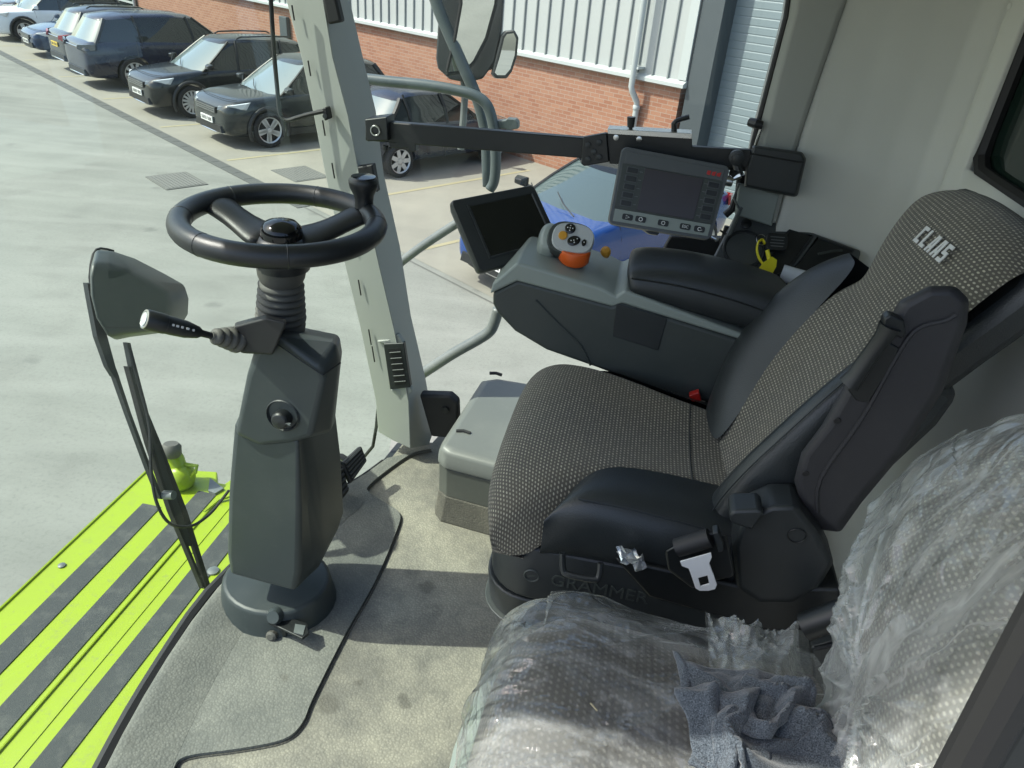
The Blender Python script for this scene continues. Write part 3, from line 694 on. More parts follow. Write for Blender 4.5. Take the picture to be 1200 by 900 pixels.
B=NB(); prism(B,[PY(x,y,1.94) for x,y in ((376,-40),(378,0),(384,29),(400,26),(394,0),(390,-40))],(0,.03,0)); out('pillar_cover',B,M['rubber'],pl,bevel=.006)
B=NB(); prism(B,[PY(x,y,1.945) for x,y in ((418,196),(422,214),(442,226),(436,193))],(0,.03,0)); out('pillar_cover',B,M['rubber'],pl,bevel=.004)
# air vent in the pillar
B=NB(); q=[PY(x,y,1.948) for x,y in ((449,403),(473,402),(481,454),(457,457))]; prism(B,q,(0,.02,0)); vt=out('air_vent',B,M['charcoal'],pl,bevel=.003)
B=NB(); q=[PY(x,y,1.947) for x,y in ((455,409),(469,408),(476,450),(463,452))]; prism(B,q,(0,.02,0)); out('vent_mouth',B,M['rubber'],vt)
B=NB()
for k in range(6):
    f=(k+.5)/6; a=PY(456+7*f,410+41*f,1.945); b=PY(469+7*f,409+41*f,1.945); tube(B,[a,b],.0022,6)
out('louvre',B,M['consolegrey'],vt)
B=NB(); a=[PY(x,y,1.955) for x,y in ((441,400),(455,398),(466,392),(473,402),(449,403))]; prism(B,a,(0,.02,0)); out('vent_shroud',B,M['pillar'],pl,bevel=.003)
B=NB(); a=[PY(x,y,1.955) for x,y in ((457,457),(481,454),(483,458),(474,468),(462,459))]; prism(B,a,(0,.02,0)); out('vent_shroud',B,M['pillar'],pl,bevel=.003)
B=NB(); tube(B,[PY(x,y,2.0) for x,y in ((443,478),(441,500),(437,523),(427,535))],.006,8); out('glass_seal',B,M['rubber'],cab)
# kick plate beside the pillar foot
B=NB(); prism(B,[PY(x,y,2.0) for x,y in ((491,463),(527,464),(536,472),(537,500),(528,514),(505,512))],(0,.04,0)); kp=out('side_bracket',B,M['rubber'],cab,bevel=.008)
B=NB(); lathe(B,[(.012,0),(.012,.006),(.006,.007)],frame(PY(522,480,1.997),(1,0,0),(0,-1,0))); out('bolt',B,M['black'],kp)
# windscreen and side glass
def curve(pts,z,off):
    o=[]
    for x,y in pts: o.append((x-.012+off(x,y),y,z))
    return o
rows=[]
for z in (-.02,.3,.65,1.0,1.35,1.8):
    rows.append([(x-.022-(.205*z if y<1.7 else (.205-.012*(y-1.7)/.3)*z),y-.02*z*(y>1.9),z) for x,y in FE])
B=NB(); grid(B,rows); out('windscreen',B,M['windscreen'],cab,sub=1)
B=NB(); grid(B,[[(x,2.21,z) for x in (-.68-.2*z,-.3,.0,.29)] for z in (.0,.5,1.0,1.8)]); out('side_window',B,M['sideglass'],cab,smooth=0)
# rear corner pillar with glass seal
def vp(pts,Y): return [PY(x,y,Y) for x,y in pts]
a0=vp([(929,-30),(922,20),(905,85),(884,165),(868,250)],1.95); a1=vp([(940,-30),(934,15),(914,90),(893,180),(876,258)],1.935)
a2=vp([(1003,-30),(990,10),(962,90),(934,173),(910,262)],1.94)
B=NB(); R_=[]
for p,q,r in zip(a0,a1,a2):
    R_.append([p,q,r+(q-r)*.12+Vector((0,-.006,0)),r,r+Vector((0,.12,0)),p+Vector((0,.10,0))])
loft(B,R_); out('rear_corner_pillar',B,M['pillar'],cab,smooth=28,bevel=.005)
B=NB(); tube(B,[p+Vector((.0,.004,0)) for p in a0],.0075,8); out('glass_seal',B,M['rubber'],cab)
B=NB(); tube(B,[PY(878,143,1.94),PY(886,145,1.93),PY(893,147,1.93)],lambda f:.012-.004*abs(f-.5),10); out('window_catch',B,M['black'],cab)
B=NB(); tube(B,[PY(893,147,1.93),PY(887,165,1.935),PY(881,186,1.94)],.004,8); out('catch_rod',B,M['steel'],cab)
# padded wall: side piece, rounded corner, rear wall; pieces leave the rear window open
def plan(t):
    P_=[(.36,1.975),(.48,1.985),(.585,1.982),(.665,1.970),(.725,1.942),(.755,1.89),(.76,1.5),(.76,.9),(.76,.42)]
    f=t*(len(P_)-1); i=min(int(f),len(P_)-2); f-=i
    return P_[i][0]*(1-f)+P_[i+1][0]*f,P_[i][1]*(1-f)+P_[i+1][1]*f
ts=[i/48 for i in range(49)]
tw=30/48   # rear window begins here
B=NB()
def wallpts(z,sel): return [(*plan(t),z) for t in sel]
grid(B,[wallpts(z,ts) for z in (-.02,.4,.8,1.0,1.12,1.195)])
sel=[t for t in ts if t<=tw]
grid(B,[wallpts(z,sel) for z in (1.195,1.25,1.5,1.8)])
bmesh.ops.remove_doubles(B.b,verts=B.b.verts,dist=1e-4)
lw=out('padded_wall',B,M['liner'],cab,smooth=180,solid=.03,soff=-1,recalc=True)
x0,y0=plan(tw)
for (px,py) in ((1120,157),(1183,7)):
    B=NB(); lathe(B,[(.007,0),(.007,.002),(.004,.003)],frame(PX(px,py,.745) if py<0 else PP(px,py,(.735,1.86,1.2),(.9,.45,0)),(0,0,1),(-.9,-.45,0)))
    out('wall_button',B,M['liner'],lw)
B=NB(); q=[(.757,y0+.012,1.155),(.757,y0+.012,1.8),(.757,.42,1.8),(.757,.42,1.155)]
tube(B,[(.752,y0,1.8),(.752,y0,1.27),(.752,y0-.01,1.225),(.752,y0-.05,1.198),(.752,y0-.12,1.195),(.752,.5,1.195)],.018,8); out('rear_window_seal',B,M['rubber'],cab)
B=NB(); poly(B,[(.766,y0,1.195),(.766,y0,1.8),(.766,.42,1.8),(.766,.42,1.195)]); out('rear_window',B,M['darkglass'],cab,smooth=0)
B=NB(); prism(B,[(.738,.42,0),(.738,1.62,0),(.738,1.62,1.08),(.738,1.5,1.15),(.738,.42,1.15)],(.03,0,0)); out('lower_rear_panel',B,M['backshell'],cab,smooth=0,bevel=.012)
# roof, out of view; near edge extended to shade the passenger seat
B=NB(); prism(B,[(-1.24,.36,1.8),(-1.28,1.2,1.8),(-1.15,1.8,1.8),(-1.05,2.1,1.8),(.85,2.1,1.8),(.85,.36,1.8)],(0,0,.14)); out('roof',B,M['liner'],cab,smooth=0,bevel=.03)
# near door post, lower right of the photograph
a=PY(1222,735,.36); b=PY(1130,902,.36); d=(b-a).normalized()
B=NB(); tube(B,[a-d*.35,b+d*.5],.016,10); out('door_seal',B,M['rubber'],cab)
B=NB(); q=[a-d*.35+Vector((.012,0,0)),b+d*.5+Vector((.012,0,0)),b+d*.5+Vector((.12,.0,0)),a-d*.35+Vector((.12,0,0))]; prism(B,q,(0,.05,0)); out('door_post',B,M['charcoal'],cab,bevel=.01)
# side tray behind the armrest
pn=((.35,1.97,1.0),(0,-.707,.707))
def PT(x,y,o=0): return PP(x,y,pn[0],pn[1])+Vector((0,-.707,.707))*o
B=NB(); prism(B,[PT(x,y) for x,y in ((862,250),(905,258),(935,265),(1010,293),(1000,330),(960,390),(780,390),(820,330))],(0,.02,-.06)); tr=out('side_tray',B,M['traygrey'],cab,bevel=.006)
c=PT(872,292,.001); u=Vector((1,0,0)); w=Vector((0,.707,.707)); MxT=frame(c,u,(0,-.707,.707))
B=NB(); tube(B,[c+(u*math.cos(a)+w*math.sin(a))*.052 for a in [2*math.pi*k/24 for k in range(24)]],.004,6,closed=True); out('cup_ring',B,M['charcoal'],tr)
B=NB(); lathe(B,[(.05,.001),(.046,-.001),(.0001,-.002)],MxT,24,caps=False); out('cup_floor',B,M['black'],tr)
B=NB(); lathe(B,[(.014,0),(.014,.004),(.01,.006)],frame(PT(874,263,.001),u,(0,-.707,.707)),16); out('round_plug',B,M['black'],tr)
def recess(pts):
    B=NB(); q=[PT(x,y,.0015) for x,y in pts]; poly(B,q); out('tray_pocket',B,M['black'],tr,smooth=0)
    B=NB(); tube(B,q,.0035,6,closed=True); out('pocket_rim',B,M['charcoal'],tr)
recess([(925,270),(952,277),(922,318),(893,330),(885,322)])
recess([(958,279),(1000,294),(985,312),(945,345),(925,322)])
B=NB(); tube(B,[PT(957,300,.012),PT(975,297,.014),PT(985,296,.012)],.0035,6); out('bag_hook',B,M['consolegrey'],tr)
# lower quarter: grey post foot, black quarter panel
B=NB(); prism(B,vp([(866,215),(914,228),(906,260),(905,266),(861,252)],1.93),(0,.03,0)); out('post_foot',B,M['midgrey'],cab,bevel=.005)
B=NB(); tube(B,vp([(868,243),(860,262),(845,298),(832,328)],1.925),.006,8); tube(B,vp([(866,215),(860,232),(867,247)],1.92),.003,6); out('post_edge',B,M['galv'],cab)
B=NB(); prism(B,vp([(846,283),(858,262),(868,240),(862,262),(835,325),(795,325)],1.955)[:0]+vp([(786,277),(850,280),(864,255),(838,335),(755,335),(768,309)],1.965),(0,.03,0)); out('quarter_panel',B,M['rubber'],cab,bevel=.004)
B=NB(); tube(B,vp([(868,205),(866,225),(858,245),(850,252)],1.95),.010,8); tube(B,vp([(852,265),(846,285),(842,310)],1.95),.007,8); tube(B,vp([(844,270),(850,274),(858,276)],1.93),.003,6); out('cable_loom',B,M['rubber'],cab)
# black cover box on the rear pillar
t=thing('pillar_box','black plastic cover box fixed on the pale rear corner pillar','box',PY(905,200,1.88))
B=NB(); q=[(882,170),(940,178),(945,186),(935,229),(931,231),(872,219),(874,196)]
loft(B,[[PY(x,y,1.935) for x,y in q],[PY(x,y,1.875) for x,y in q],[PY(907+(x-907)*.94,200+(y-200)*.92,1.862) for x,y in q]]); bx=out('cover',B,M['charcoal'],t,bevel=.004)
B=NB(); tube(B,[PY(x,y,1.862) for x,y in ((880,180),(936,190),(942,190))],.0022,6); out('lid_seam',B,M['black'],bx)
# keys and paper roll in the tray
t=thing('key_bunch','black key fob with a bright yellow looped tag','keys',PT(900,300))
Mk=frame(PT(907,289,.02),PT(920,285)-PT(894,283),(0,-.8,.6))
B=NB(); rrprism(B,Mk,.054,.046,.01,.012); fb=out('key_fob',B,M['black'],t,bevel=.003)
B=NB()
for k in range(4): rrprism(B,Mk@Matrix.Translation((0,.012-.008*k,.0125)),.036-.004*(k%2),.0022,.001,.0006,n=1)
out('fob_lettering',B,M['galv'],fb)
B=NB(); tube(B,[PT(890+5.5*math.cos(a),285+7*math.sin(a),.02+.004*math.sin(a)) for a in [2*math.pi*k/14 for k in range(14)]],.0012,6,closed=True); out('key_ring',B,M['steel'],t)
B=NB(); tube(B,[PT(x,y,.03) for x,y in ((899,322),(889,313),(884,301),(885,291),(890,287),(893,292))],.006,8,sm=4,squash=.5); tube(B,[PT(x,y,.034) for x,y in ((895,300),(898,312),(897,322))],.006,8,squash=.6)
prism(B,[PT(x,y,.03) for x,y in ((884,323),(890,315),(900,308),(906,312),(905,320),(900,329))],(0,-.006,.006)); out('yellow_tag',B,M['yellow'],t,bevel=.002)
B=NB(); lathe(B,[(.020,-.034),(.0215,-.034),(.0215,.034),(.020,.034),(.018,.03),(.018,-.03)],frame(PT(929,328,.02),(0,-.3,.9),(PT(944,334)-PT(917,323))),20,caps=False)
tag(out('paper_roll',B,M['paper'],smooth=50),'small roll of white paper in the black side tray','paper roll')
# pale grey storage box right of the pillar foot
t=thing('storage_box','pale grey lidded storage box on the floor in front of the driver seat','storage box',(-.38,1.9,0))
def bxr(z,i=0): 
    q=[(-.475+i,1.755+i),(-.468+i*.6,1.72+i*.6),(-.44+i,1.695+i),(-.16,1.66+i),(-.16,2.19-i),(-.40+i,2.19-i),(-.445+i,2.16-i)]
    return [(x,y,z) for x,y in q]
B=NB(); loft(B,[bxr(0,-.008),bxr(.02,-.004),bxr(.095,.004)]); out('skirt',B,M['skirt'],t,bevel=.004)
B=NB(); loft(B,[bxr(.095,.006),bxr(.20,.004)]); out('body',B,M['boxgrey'],t,bevel=.003)
B=NB(); loft(B,[bxr(.202,-.002),bxr(.225,-.001),bxr(.255,.008),bxr(.268,.03)]); ld=out('lid',B,M['lidgrey'],t,smooth=50,bevel=.008,bseg=3)
for (px,py) in ((543,506),(581,438)):
    c=PZ(px,py,.269); B=NB(); tube(B,[c+Vector((-.022,-.003,0)),c+Vector((0,.003,.001)),c+Vector((.022,-.002,0))],.006,8); out('lid_slot',B,M['rubber'],ld)
# ================================================================== STEERING COLUMN
t=thing('steering_column','dark grey steering column with black wheel, spinner knob, ribbed rubber sleeve and stalk','steering column',(-.785,1.27,0))
def sec(z,xl,xc,xr,yn=1.15,yr=1.22,yf=1.39):
    return [(xl-.01,yr+.02,z),(xl+.012,yn+.012,z),(xc,yn,z),(xr-.012,yr-.02,z),(xr,yr+.02,z),(xr-.01,yf,z),(xl+.02,yf,z)]
# foot
cx,cy=-.775,1.265
def ell(z,rx,ry,n=28): return [(cx+rx*math.cos(2*math.pi*k/n),cy+ry*math.sin(2*math.pi*k/n),z) for k in range(n)]
B=NB(); loft(B,[ell(.0,.162,.142),ell(.006,.155,.137),ell(.030,.149,.131),ell(.075,.142,.124),ell(.085,.134,.116)]); out('foot',B,M['column'],t,smooth=30,bevel=.006)
def S(y,Y): return PY(325,y,Y).z
# lower body: widths measured at rows of the photograph
def xat(px,Y,z):
    lo,hi=-200.,1400.
    for _ in range(40):
        md=(lo+hi)/2
        if PY(px,md,Y).z>z: lo=md
        else: hi=md
    return PY(px,lo,Y).x
LB=[(696,272,346,394),(672,270,350,400),(600,272,352,396),(515,279,352,386)]
rg=[]
for y,xl,xc,xr in LB:
    z=PY(xc,y,1.15).z; a=xat(xl,1.20,z); b=PY(xc,y,1.15); c=xat(xr,1.345,z)
    rg.append(sec(z,a,b.x,c))
rg[0]=[(p[0]*.97+cx*.03,p[1]*.97+cy*.03,p[2]) for p in rg[0]]
# bring the top forward-sloping rim
B=NB(); loft(B,rg); out('lower_body',B,M['column'],t,smooth=30,bevel=.012,bseg=3)
# upper body
def Yr(pts,Y): return [PY(x,y,Y) for x,y in pts]
o0=[(276,508),(290,440),(300,412),(326,392),(374,430),(380,446),(364,512),(340,519),(305,522)]
o1=[(276,508),(290,438),(299,408),(326,388),(394,402),(399,420),(388,506),(345,516),(305,520)]
o2=[(284,500),(296,432),(306,398),(330,378),(398,392),(401,412),(392,498),(345,508),(310,512)]
B=NB(); loft(B,[Yr(o0,1.145),Yr(o1,1.20),Yr(o2,1.345)]); ub=out('upper_body',B,M['column'],t,smooth=30,bevel=.010,bseg=3)
B=NB(); q=Yr([(324,403),(378,440)],1.141); tube(B,[q[0],q[0]*.5+q[1]*.5+Vector((0,-.001,0)),q[1],PY(399,425,1.19)],.0018,6); out('cap_seam',B,M['black'],ub)
c=PY(331,487,1.142); Mk=frame(c,(1,0,0),(0,-1,.1))
B=NB(); lathe(B,[(.036,.001),(.034,.003),(.030,-.004),(.0001,-.006)],Mk,24,caps=False); out('dial_recess',B,M['charcoal'],ub)
B=NB(); lathe(B,[(.019,-.002),(.019,.016),(.015,.022),(.0001,.024)],Mk@Matrix.Translation((.002,-.004,0)),20,caps=False); box(B,(.014,-.006,.014),(.02,.006,.016),Mk); out('dial',B,M['black'],ub,bevel=.002)
B=NB(); box(B,(.024,-.005,.02),(.007,.004,.004),Mk); out('dial_pointer',B,M['galv'],ub)
# rubber sleeve
hub=Vector((-.672,1.27,1.06)); ax_t=PY(330,300,1.27); ax_b=PY(329,384,1.27); 
prof=[]; Hs=(ax_t-ax_b).length
prof=[(.050,0),(.051,.012)]
n=6
for k in range(n):
    z=.02+k*(Hs*.66-.02)/n; dz=(Hs*.66-.02)/n; r=.050-.0012*k
    prof+=[(r-.004,z),(r+.0015,z+dz*.25),(r+.002,z+dz*.6),(r-.004,z+dz*.95)]
prof+=[(.042,Hs*.67),(.047,Hs*.75),(.050,Hs*.9),(.052,Hs)]
B=NB(); lathe(B,prof,frame(ax_b,(ax_t-ax_b).cross(Vector((0,1,0))),(ax_t-ax_b)),28); out('rubber_sleeve',B,M['bellows'],t,smooth=70)
# steering wheel
t2=t
WMx=Matrix.Translation((-.677,1.272,1.062))@Matrix.Rotation(R(1.5),4,'Y')
RW=.183
B=NB(); tube(B,[WMx@Vector((RW*math.cos(a),RW*math.sin(a),0)) for a in [2*math.pi*k/72 for k in range(72)]],.0215,16,closed=True)
rim=out('steering_wheel',B,M['wheel'],t,smooth=180)
for a in (R(200),R(250),R(92),R(300),R(20),R(150)):
    B=NB(); cc=WMx@Vector((RW*math.cos(a),RW*math.sin(a),0)); tx=WMx.to_3x3()@Vector((-math.sin(a),math.cos(a),0))
    Ms=frame(cc,tx.orthogonal(),tx); lathe(B,[(.0216,-.0012),(.0222,0),(.0216,.0012)],Ms,20,caps=False); out('rim_seam',B,M['black'],rim)
def spoke(a,drop=.03):
    B=NB(); rings=[]
    ca,sa=math.cos(a),math.sin(a)
    for f,wd,th,z in ((.0,.060,.018,-.040),(.25,.048,.018,-.038),(.5,.036,.017,-.028),(.8,.034,.018,-.010),(1.0,.052,.014,0)):
        r=.02+(RW-.02)*f
        o=[]
        for k in range(12):
            b=2*math.pi*k/12; y=wd*math.cos(b); zz=th*math.sin(b)
            o.append(WMx@Vector((ca*r-sa*y,sa*r+ca*y,z+zz)))
        rings.append(o)
    loft(B,rings); out('spoke',B,M['wheel'],rim,sub=1)
def ang(px,py):
    p=WMx.inverted()@PZ(px,py,1.062); return math.atan2(p.y,p.x)
for px,py in ((247,237),(432,246)): spoke(ang(px,py))
spoke(ang(345,300)) if False else None
B=NB(); lathe(B,[(.03,-.10),(.052,-.095),(.056,-.075),(.054,-.055),(.050,-.040),(.042,-.030)],WMx,28); out('hub',B,M['wheel'],rim,smooth=60)
B=NB(); lathe(B,[(.040,-.036),(.041,-.022),(.0385,-.010),(.030,-.001),(.014,.004),(.0001,.005)],WMx,28,caps=False); hc=out('horn_cap',B,M['gloss'],rim,smooth=80)
B=NB(); Mh=WMx@Matrix.Translation((0,0,.0040))@Matrix.Rotation(R(-60),4,'Z'); rrprism(B,Mh,.012,.003,.001,.0012,0,.004); rrprism(B,Mh,.003,.014,.001,.0012,-.006,0); out('cap_emblem',B,M['galv'],hc)
# spinner knob
pk=WMx@Vector((RW*math.cos(ang(427,247)),RW*math.sin(ang(427,247)),0))
Mk=Matrix.Translation(pk+Vector((-.004,.0,.01)))
B=NB(); lathe(B,[(.020,0),(.019,.014),(.021,.026),(.028,.040),(.0305,.050),(.0305,.056),(.026,.062)],Mk,24); kn=out('spinner_knob',B,M['wheel'],rim,smooth=50)
B=NB(); lathe(B,[(.026,.0615),(.025,.064),(.0001,.066)],Mk,24,caps=False); out('knob_cap',B,M['gloss'],kn)
# switch block with grommet and indicator stalk
B=NB(); q=[(275,382),(312,372),(336,378),(320,416),(283,414),(277,408)]
loft(B,[[PY(x,y,1.10) for x,y in q],[PY(x,y-4,1.24) for x,y in q]]); sb=out('switch_block',B,M['rubber'],t,bevel=.004)
B=NB(); lathe(B,[(.008,0),(.008,.002),(.004,.003)],frame(PY(293,381,1.16)+Vector((0,0,.006)),(1,0,0),(0,-.1,1)),14); out('screw',B,M['charcoal'],sb)
g0=PY(279,398,1.11); g1=PY(250,394,1.06); s1=PY(170,374,.98)
dG=(g1-g0).normalized(); L_=(g1-g0).length
B=NB(); prof=[]
for k in range(4):
    f=k/4; r=.026-.013*f; prof+=[(r-.003,L_*f),(r,L_*(f+.06)),(r-.001,L_*(f+.17)),(r-.005,L_*(f+.23))]
prof+=[(.008,L_*1.0),(.007,L_*1.08)]
lathe(B,prof,frame(g0,dG.orthogonal(),dG),20); out('stalk_grommet',B,M['bellows'],sb,smooth=60)
dS=(s1-g1).normalized(); L2=(s1-g1).length
B=NB(); lathe(B,[(.006,0),(.0065,L2*.18),(.011,L2*.24),(.0155,L2*.42),(.0165,L2*.62),(.0165,L2*.72),(.0175,L2*.725),(.018,L2*.98),(.0165,L2)],frame(g1,dS.orthogonal(),dS),20); sk=out('indicator_stalk',B,M['black'],t,smooth=40)
B=NB(); lathe(B,[(.0165,L2*.995),(.0168,L2*1.01),(.014,L2*1.012),(.012,L2*1.0)],frame(g1,dS.orthogonal(),dS),20,caps=False); out('stalk_ring',B,M['steel'],sk)
B=NB(); lathe(B,[(.012,L2),(.0115,L2*1.02),(.006,L2*1.03),(.0001,L2*1.032)],frame(g1,dS.orthogonal(),dS),20,caps=False); out('stalk_button',B,M['silver'],sk)
B=NB(); Msk=frame(g1,dS,Vector((-.2,-.8,.6)))
for f,s_ in ((.36,.004),(.45,.005),(.53,.004),(.6,.005),(.66,.004)):
    rrprism(B,Msk,s_,.004,.001,.0165+.0006-(.002 if f<.4 else .0),L2*f,0)
out('stalk_symbol',B,M['markwhite'],sk)
# black metal latch at the foot
t=thing('foot_latch','small black metal tilt pedal sticking out of the steering column foot','pedal',PZ(335,735,0))
c=PZ(322,722,.055)
B=NB(); prism(B,[PZ(x,y,.06) for x,y in ((313,722),(320,717),(360,730),(362,742),(354,748),(314,729))],(0,0,-.008)); lp=out('pedal_plate',B,M['black'],t,bevel=.002)
B=NB(); prism(B,[PZ(x,y,.062) for x,y in ((346,731),(358,733),(355,744),(344,741))],(0,0,-.002)); out('worn_patch',B,M['galv'],lp)
B=NB(); tube(B,[PZ(318,724,.05),PZ(318,728,.03),PZ(316,736,.012)],.009,8); tube(B,[PZ(332,734,.05),PZ(334,743,.012)],.010,8); out('bracket',B,M['charcoal'],t)
B=NB(); lathe(B,[(.014,0),(.014,.012),(.008,.016)],frame(PZ(320,743,.02),(1,0,0),(.1,-1,.3)),10); out('nut',B,M['bellows'],t)
B=NB(); lathe(B,[(.020,-.02),(.022,0),(.016,.012)],frame(PZ(322,722,.075),(1,0,0),(.2,-.8,.5)),14); out('pivot_boss',B,M['column'],t)
# pedals
t=thing('brake_pedals','pair of black ribbed brake pedals beside the steering column','pedals',PZ(405,580,0))
def pedal(q,th):
    pn_=Vector((.75,-.35,.55)).normalized(); ctr=PZ(q[0][0]*.5+q[2][0]*.5,q[0][1]*.5+q[2][1]*.5,th)
    v=[PP(x,y,ctr,pn_) for x,y in q]
    B=NB(); prism(B,v,-pn_*.022); pd=out('pedal',B,M['rubber'],t,bevel=.006)
    B=NB()
    for k in range(5):
        f=(k+.7)/5.6; a=v[0].lerp(v[3],f); b=v[1].lerp(v[2],f); tube(B,[a.lerp(b,.1)+pn_*.001,a.lerp(b,.9)+pn_*.001],.0045,6)
    out('tread',B,M['charcoal'],pd)
    m=sum(v,Vector())/4
    B=NB(); tube(B,[m-pn_*.02,m-pn_*.07+Vector((-.03,0,.03)),Vector((m.x-.14,m.y,.015))],.011,8,sm=3); out('pedal_arm',B,M['black'],t)
pedal([(401,543),(424,522),(431,540),(412,567)],.13)
pedal([(389,553),(402,545),(410,575),(398,590)],.10)
B=NB(); tube(B,[PZ(390,545,.15),PZ(396,541,.17),PZ(402,544,.16)],.006,6,sm=3); out('link_bar',B,M['black'],t)
# ================================================================== FRONT RAIL, MONITORS
t=thing('mounting_rail','black square rail running across the side window with clamps and brackets','mounting rail',PY(650,175,1.95))
YR=1.9
def bar(B,a,b,hh,d=.028):
    a0,b0=a; p=[PY(a0,b0-hh,YR),PY(a0,b0+hh,YR)]; q=[PY(b[0],b[1]-hh,YR),PY(b[0],b[1]+hh,YR)]
    prism(B,[p[0],q[0],q[1],p[1]],(0,d,0))
B=NB(); bar(B,(428,153),(882,190),12); out('rail',B,M['black'],t,bevel=.003)
B=NB(); prism(B,[PY(x,y,YR-.02) for x,y in ((427,140),(453,137),(455,165),(430,166))],(0,.06,0)); cl=out('end_clamp',B,M['black'],t,bevel=.003)
B=NB(); c=PY(440,153,YR-.022); tube(B,[c+Vector((.012*math.cos(a),-.002,.012*math.sin(a))) for a in [2*math.pi*k/20 for k in range(20)]],.0022,6,closed=True); out('ring_bolt',B,M['steel'],cl)
B=NB(); prism(B,[PY(x,y,YR) for x,y in ((455,166),(487,168),(487,178),(478,178),(478,174),(458,174))],(0,.03,0)); tube(B,[PY(452,170,YR),PY(452,176,YR)],.008,8); out('camera_bracket',B,M['black'],t,bevel=.002)
B=NB(); prism(B,[PY(x,y,YR-.035) for x,y in ((683,161),(711,156),(714,190),(684,195),(681,192))],(0,.02,0)); pt=out('bolt_plate',B,M['black'],t,bevel=.003)
B=NB()
for x,y in ((689,170),(702,167),(689,187),(702,184),(696,178)): lathe(B,[(.0075,0),(.0075,.004),(.004,.005)],frame(PY(x,y,YR-.0355),(1,0,0),(0,-1,0)),10)
out('bolt',B,M['charcoal'],pt)
B=NB(); prism(B,[PY(x,y,YR-.028) for x,y in ((711,156),(811,162),(811,172),(880,176),(882,196),(800,196),(714,192))],(0,.02,0)); out('support_plate',B,M['black'],t,bevel=.002)
B=NB(); prism(B,[PY(x,y,YR-.036) for x,y in ((712,151),(811,156.5),(811,163),(712,157))],(0,.05,0)); out('aluminium_strip',B,M['steel'],t,bevel=.001)
for x,y in ((722,161),(749,163)): B=NB(); lathe(B,[(.007,0),(.007,.003),(.003,.004)],frame(PY(x,y,YR-.0285),(1,0,0),(0,-1,0)),12); out('screw',B,M['steel'],t)
B=NB(); tube(B,[PY(739,153,YR-.02),PY(739,148,YR-.02)],.005,8); tube(B,[PY(739,149,YR-.02),PY(740,137,YR-.02)],lambda f:.0085+.002*f,10); out('clamp_lever',B,M['black'],t)
B=NB(); tube(B,[PY(790,155,YR-.02),PY(790,144,YR-.02)],.007,8); tube(B,[PY(789,146,YR-.02),PY(794,141,YR-.02),PY(808,137,YR-.02)],.006,8,sm=3); out('clamp_lever',B,M['black'],t)
B=NB(); lathe(B,[(.018,0),(.018,.012),(.012,.014)],frame(PY(863,184,YR-.045),(1,0,0),(0,-1,0)),18); lathe(B,[(.010,.014),(.010,.018),(.006,.019)],frame(PY(863,184,YR-.045),(1,0,0),(0,-1,0)),12); tube(B,[PY(862,186,YR-.04),PY(866,203,YR-.05),PY(857,204,YR-.06)],.011,8); out('ball_joint',B,M['charcoal'],t)
# yield monitor
def quadframe(q,Yc,tilt):
    """plane through the quad's middle, normal given; returns projected corners"""
    n=Vector(tilt).normalized(); m=(sum(x for x,_ in q)/4,sum(y for _,y in q)/4); c=PY(*m,Yc)
    return [PP(x,y,c,n) for x,y in q],n,c
def onq(v,a,b):   # bilinear, a along the top, b down
    return v[0].lerp(v[1],a).lerp(v[3].lerp(v[2],a),b)
t=thing('yield_monitor','grey yield monitor with button columns either side of a blank dark screen','monitor',PY(780,225,1.78))
q=[(729,172),(857,196),(834,281),(712,261)]
v,n,c=quadframe(q,1.78,(.10,-.93,.35))
def rq(v,inset,r=.09,o=0):
    pts=[]
    for (a,b) in ((0,0),(1,0),(1,1),(0,1)):
        for k in range(5):
            ang_={(0,0):180,(1,0):270,(1,1):0,(0,1):90}[(a,b)]+k*22.5
            ca=(inset+r) if a==0 else 1-inset-r; cb=(inset+r) if b==0 else 1-inset-r
            pts.append(onq(v,ca+r*math.cos(R(ang_)),cb+r*math.sin(R(ang_))*1.35 if 0 else cb+r*1.3*math.sin(R(ang_)))+n*o)
    return pts
B=NB(); loft(B,[rq(v,.06,.06,-.055),rq(v,.01,.06,-.045),rq(v,.0,.06,-.012),rq(v,.012,.055,0)]); hs=out('housing',B,M['monitor'],t,smooth=40)
def face(name,a0,b0,a1,b1,mat,par,o=.0012,r=0):
    B=NB(); prism(B,[onq(v,a,b)+n*o for a,b in ((a0,b0),(a1,b0),(a1,b1),(a0,b1))],-n*(o+.002)); return out(name,B,mat,par,smooth=0,bevel=.0008)
face('top_band',.05,.045,.95,.20,M['monitor'],t,.0015); face('bottom_band',.045,.80,.955,.965,M['midgrey'],t,.0015)
face('face_panel',.035,.205,.965,.795,M['consolegrey'],t,.001)
face('screen',.245,.215,.785,.775,M['screenbrown'],t,.002)
B=NB()
for k in range(3): prism(B,[onq(v,a,b)+n*.0022 for a,b in ((.80+.045*k,.10+.006*k),(.835+.045*k,.095),(.83+.045*k,.155),(.798+.045*k,.15))],-n*.001)
out('maker_mark',B,M['red'],hs,smooth=0)
for k in range(5):
    b=.275+.108*k
    for a in (.135,.885):
        B=NB(); prism(B,[onq(v,a+da,b+db)+n*.0025 for da,db in ((-.055,-.04),(.055,-.04),(.055,.04),(-.055,.04))],-n*.002); fr=out('button',B,M['monitor'],t,smooth=0)
        B=NB(); prism(B,[onq(v,a+da,b+db)+n*.004 for da,db in ((-.048,-.032),(.048,-.032),(.048,.032),(-.048,.032))],-n*.002); out('button_cap',B,M['black'],fr,smooth=0,bevel=.0008)
    B=NB(); 
    for a in (.215,.815): prism(B,[onq(v,a+da,b+db)+n*.0022 for da,db in ((-.015,-.004),(.015,-.004),(.015,.004),(-.015,.004))],-n*.001)
    out('button_mark',B,M['galv'],hs,smooth=0)
nx=(v[1]-v[0]).normalized()
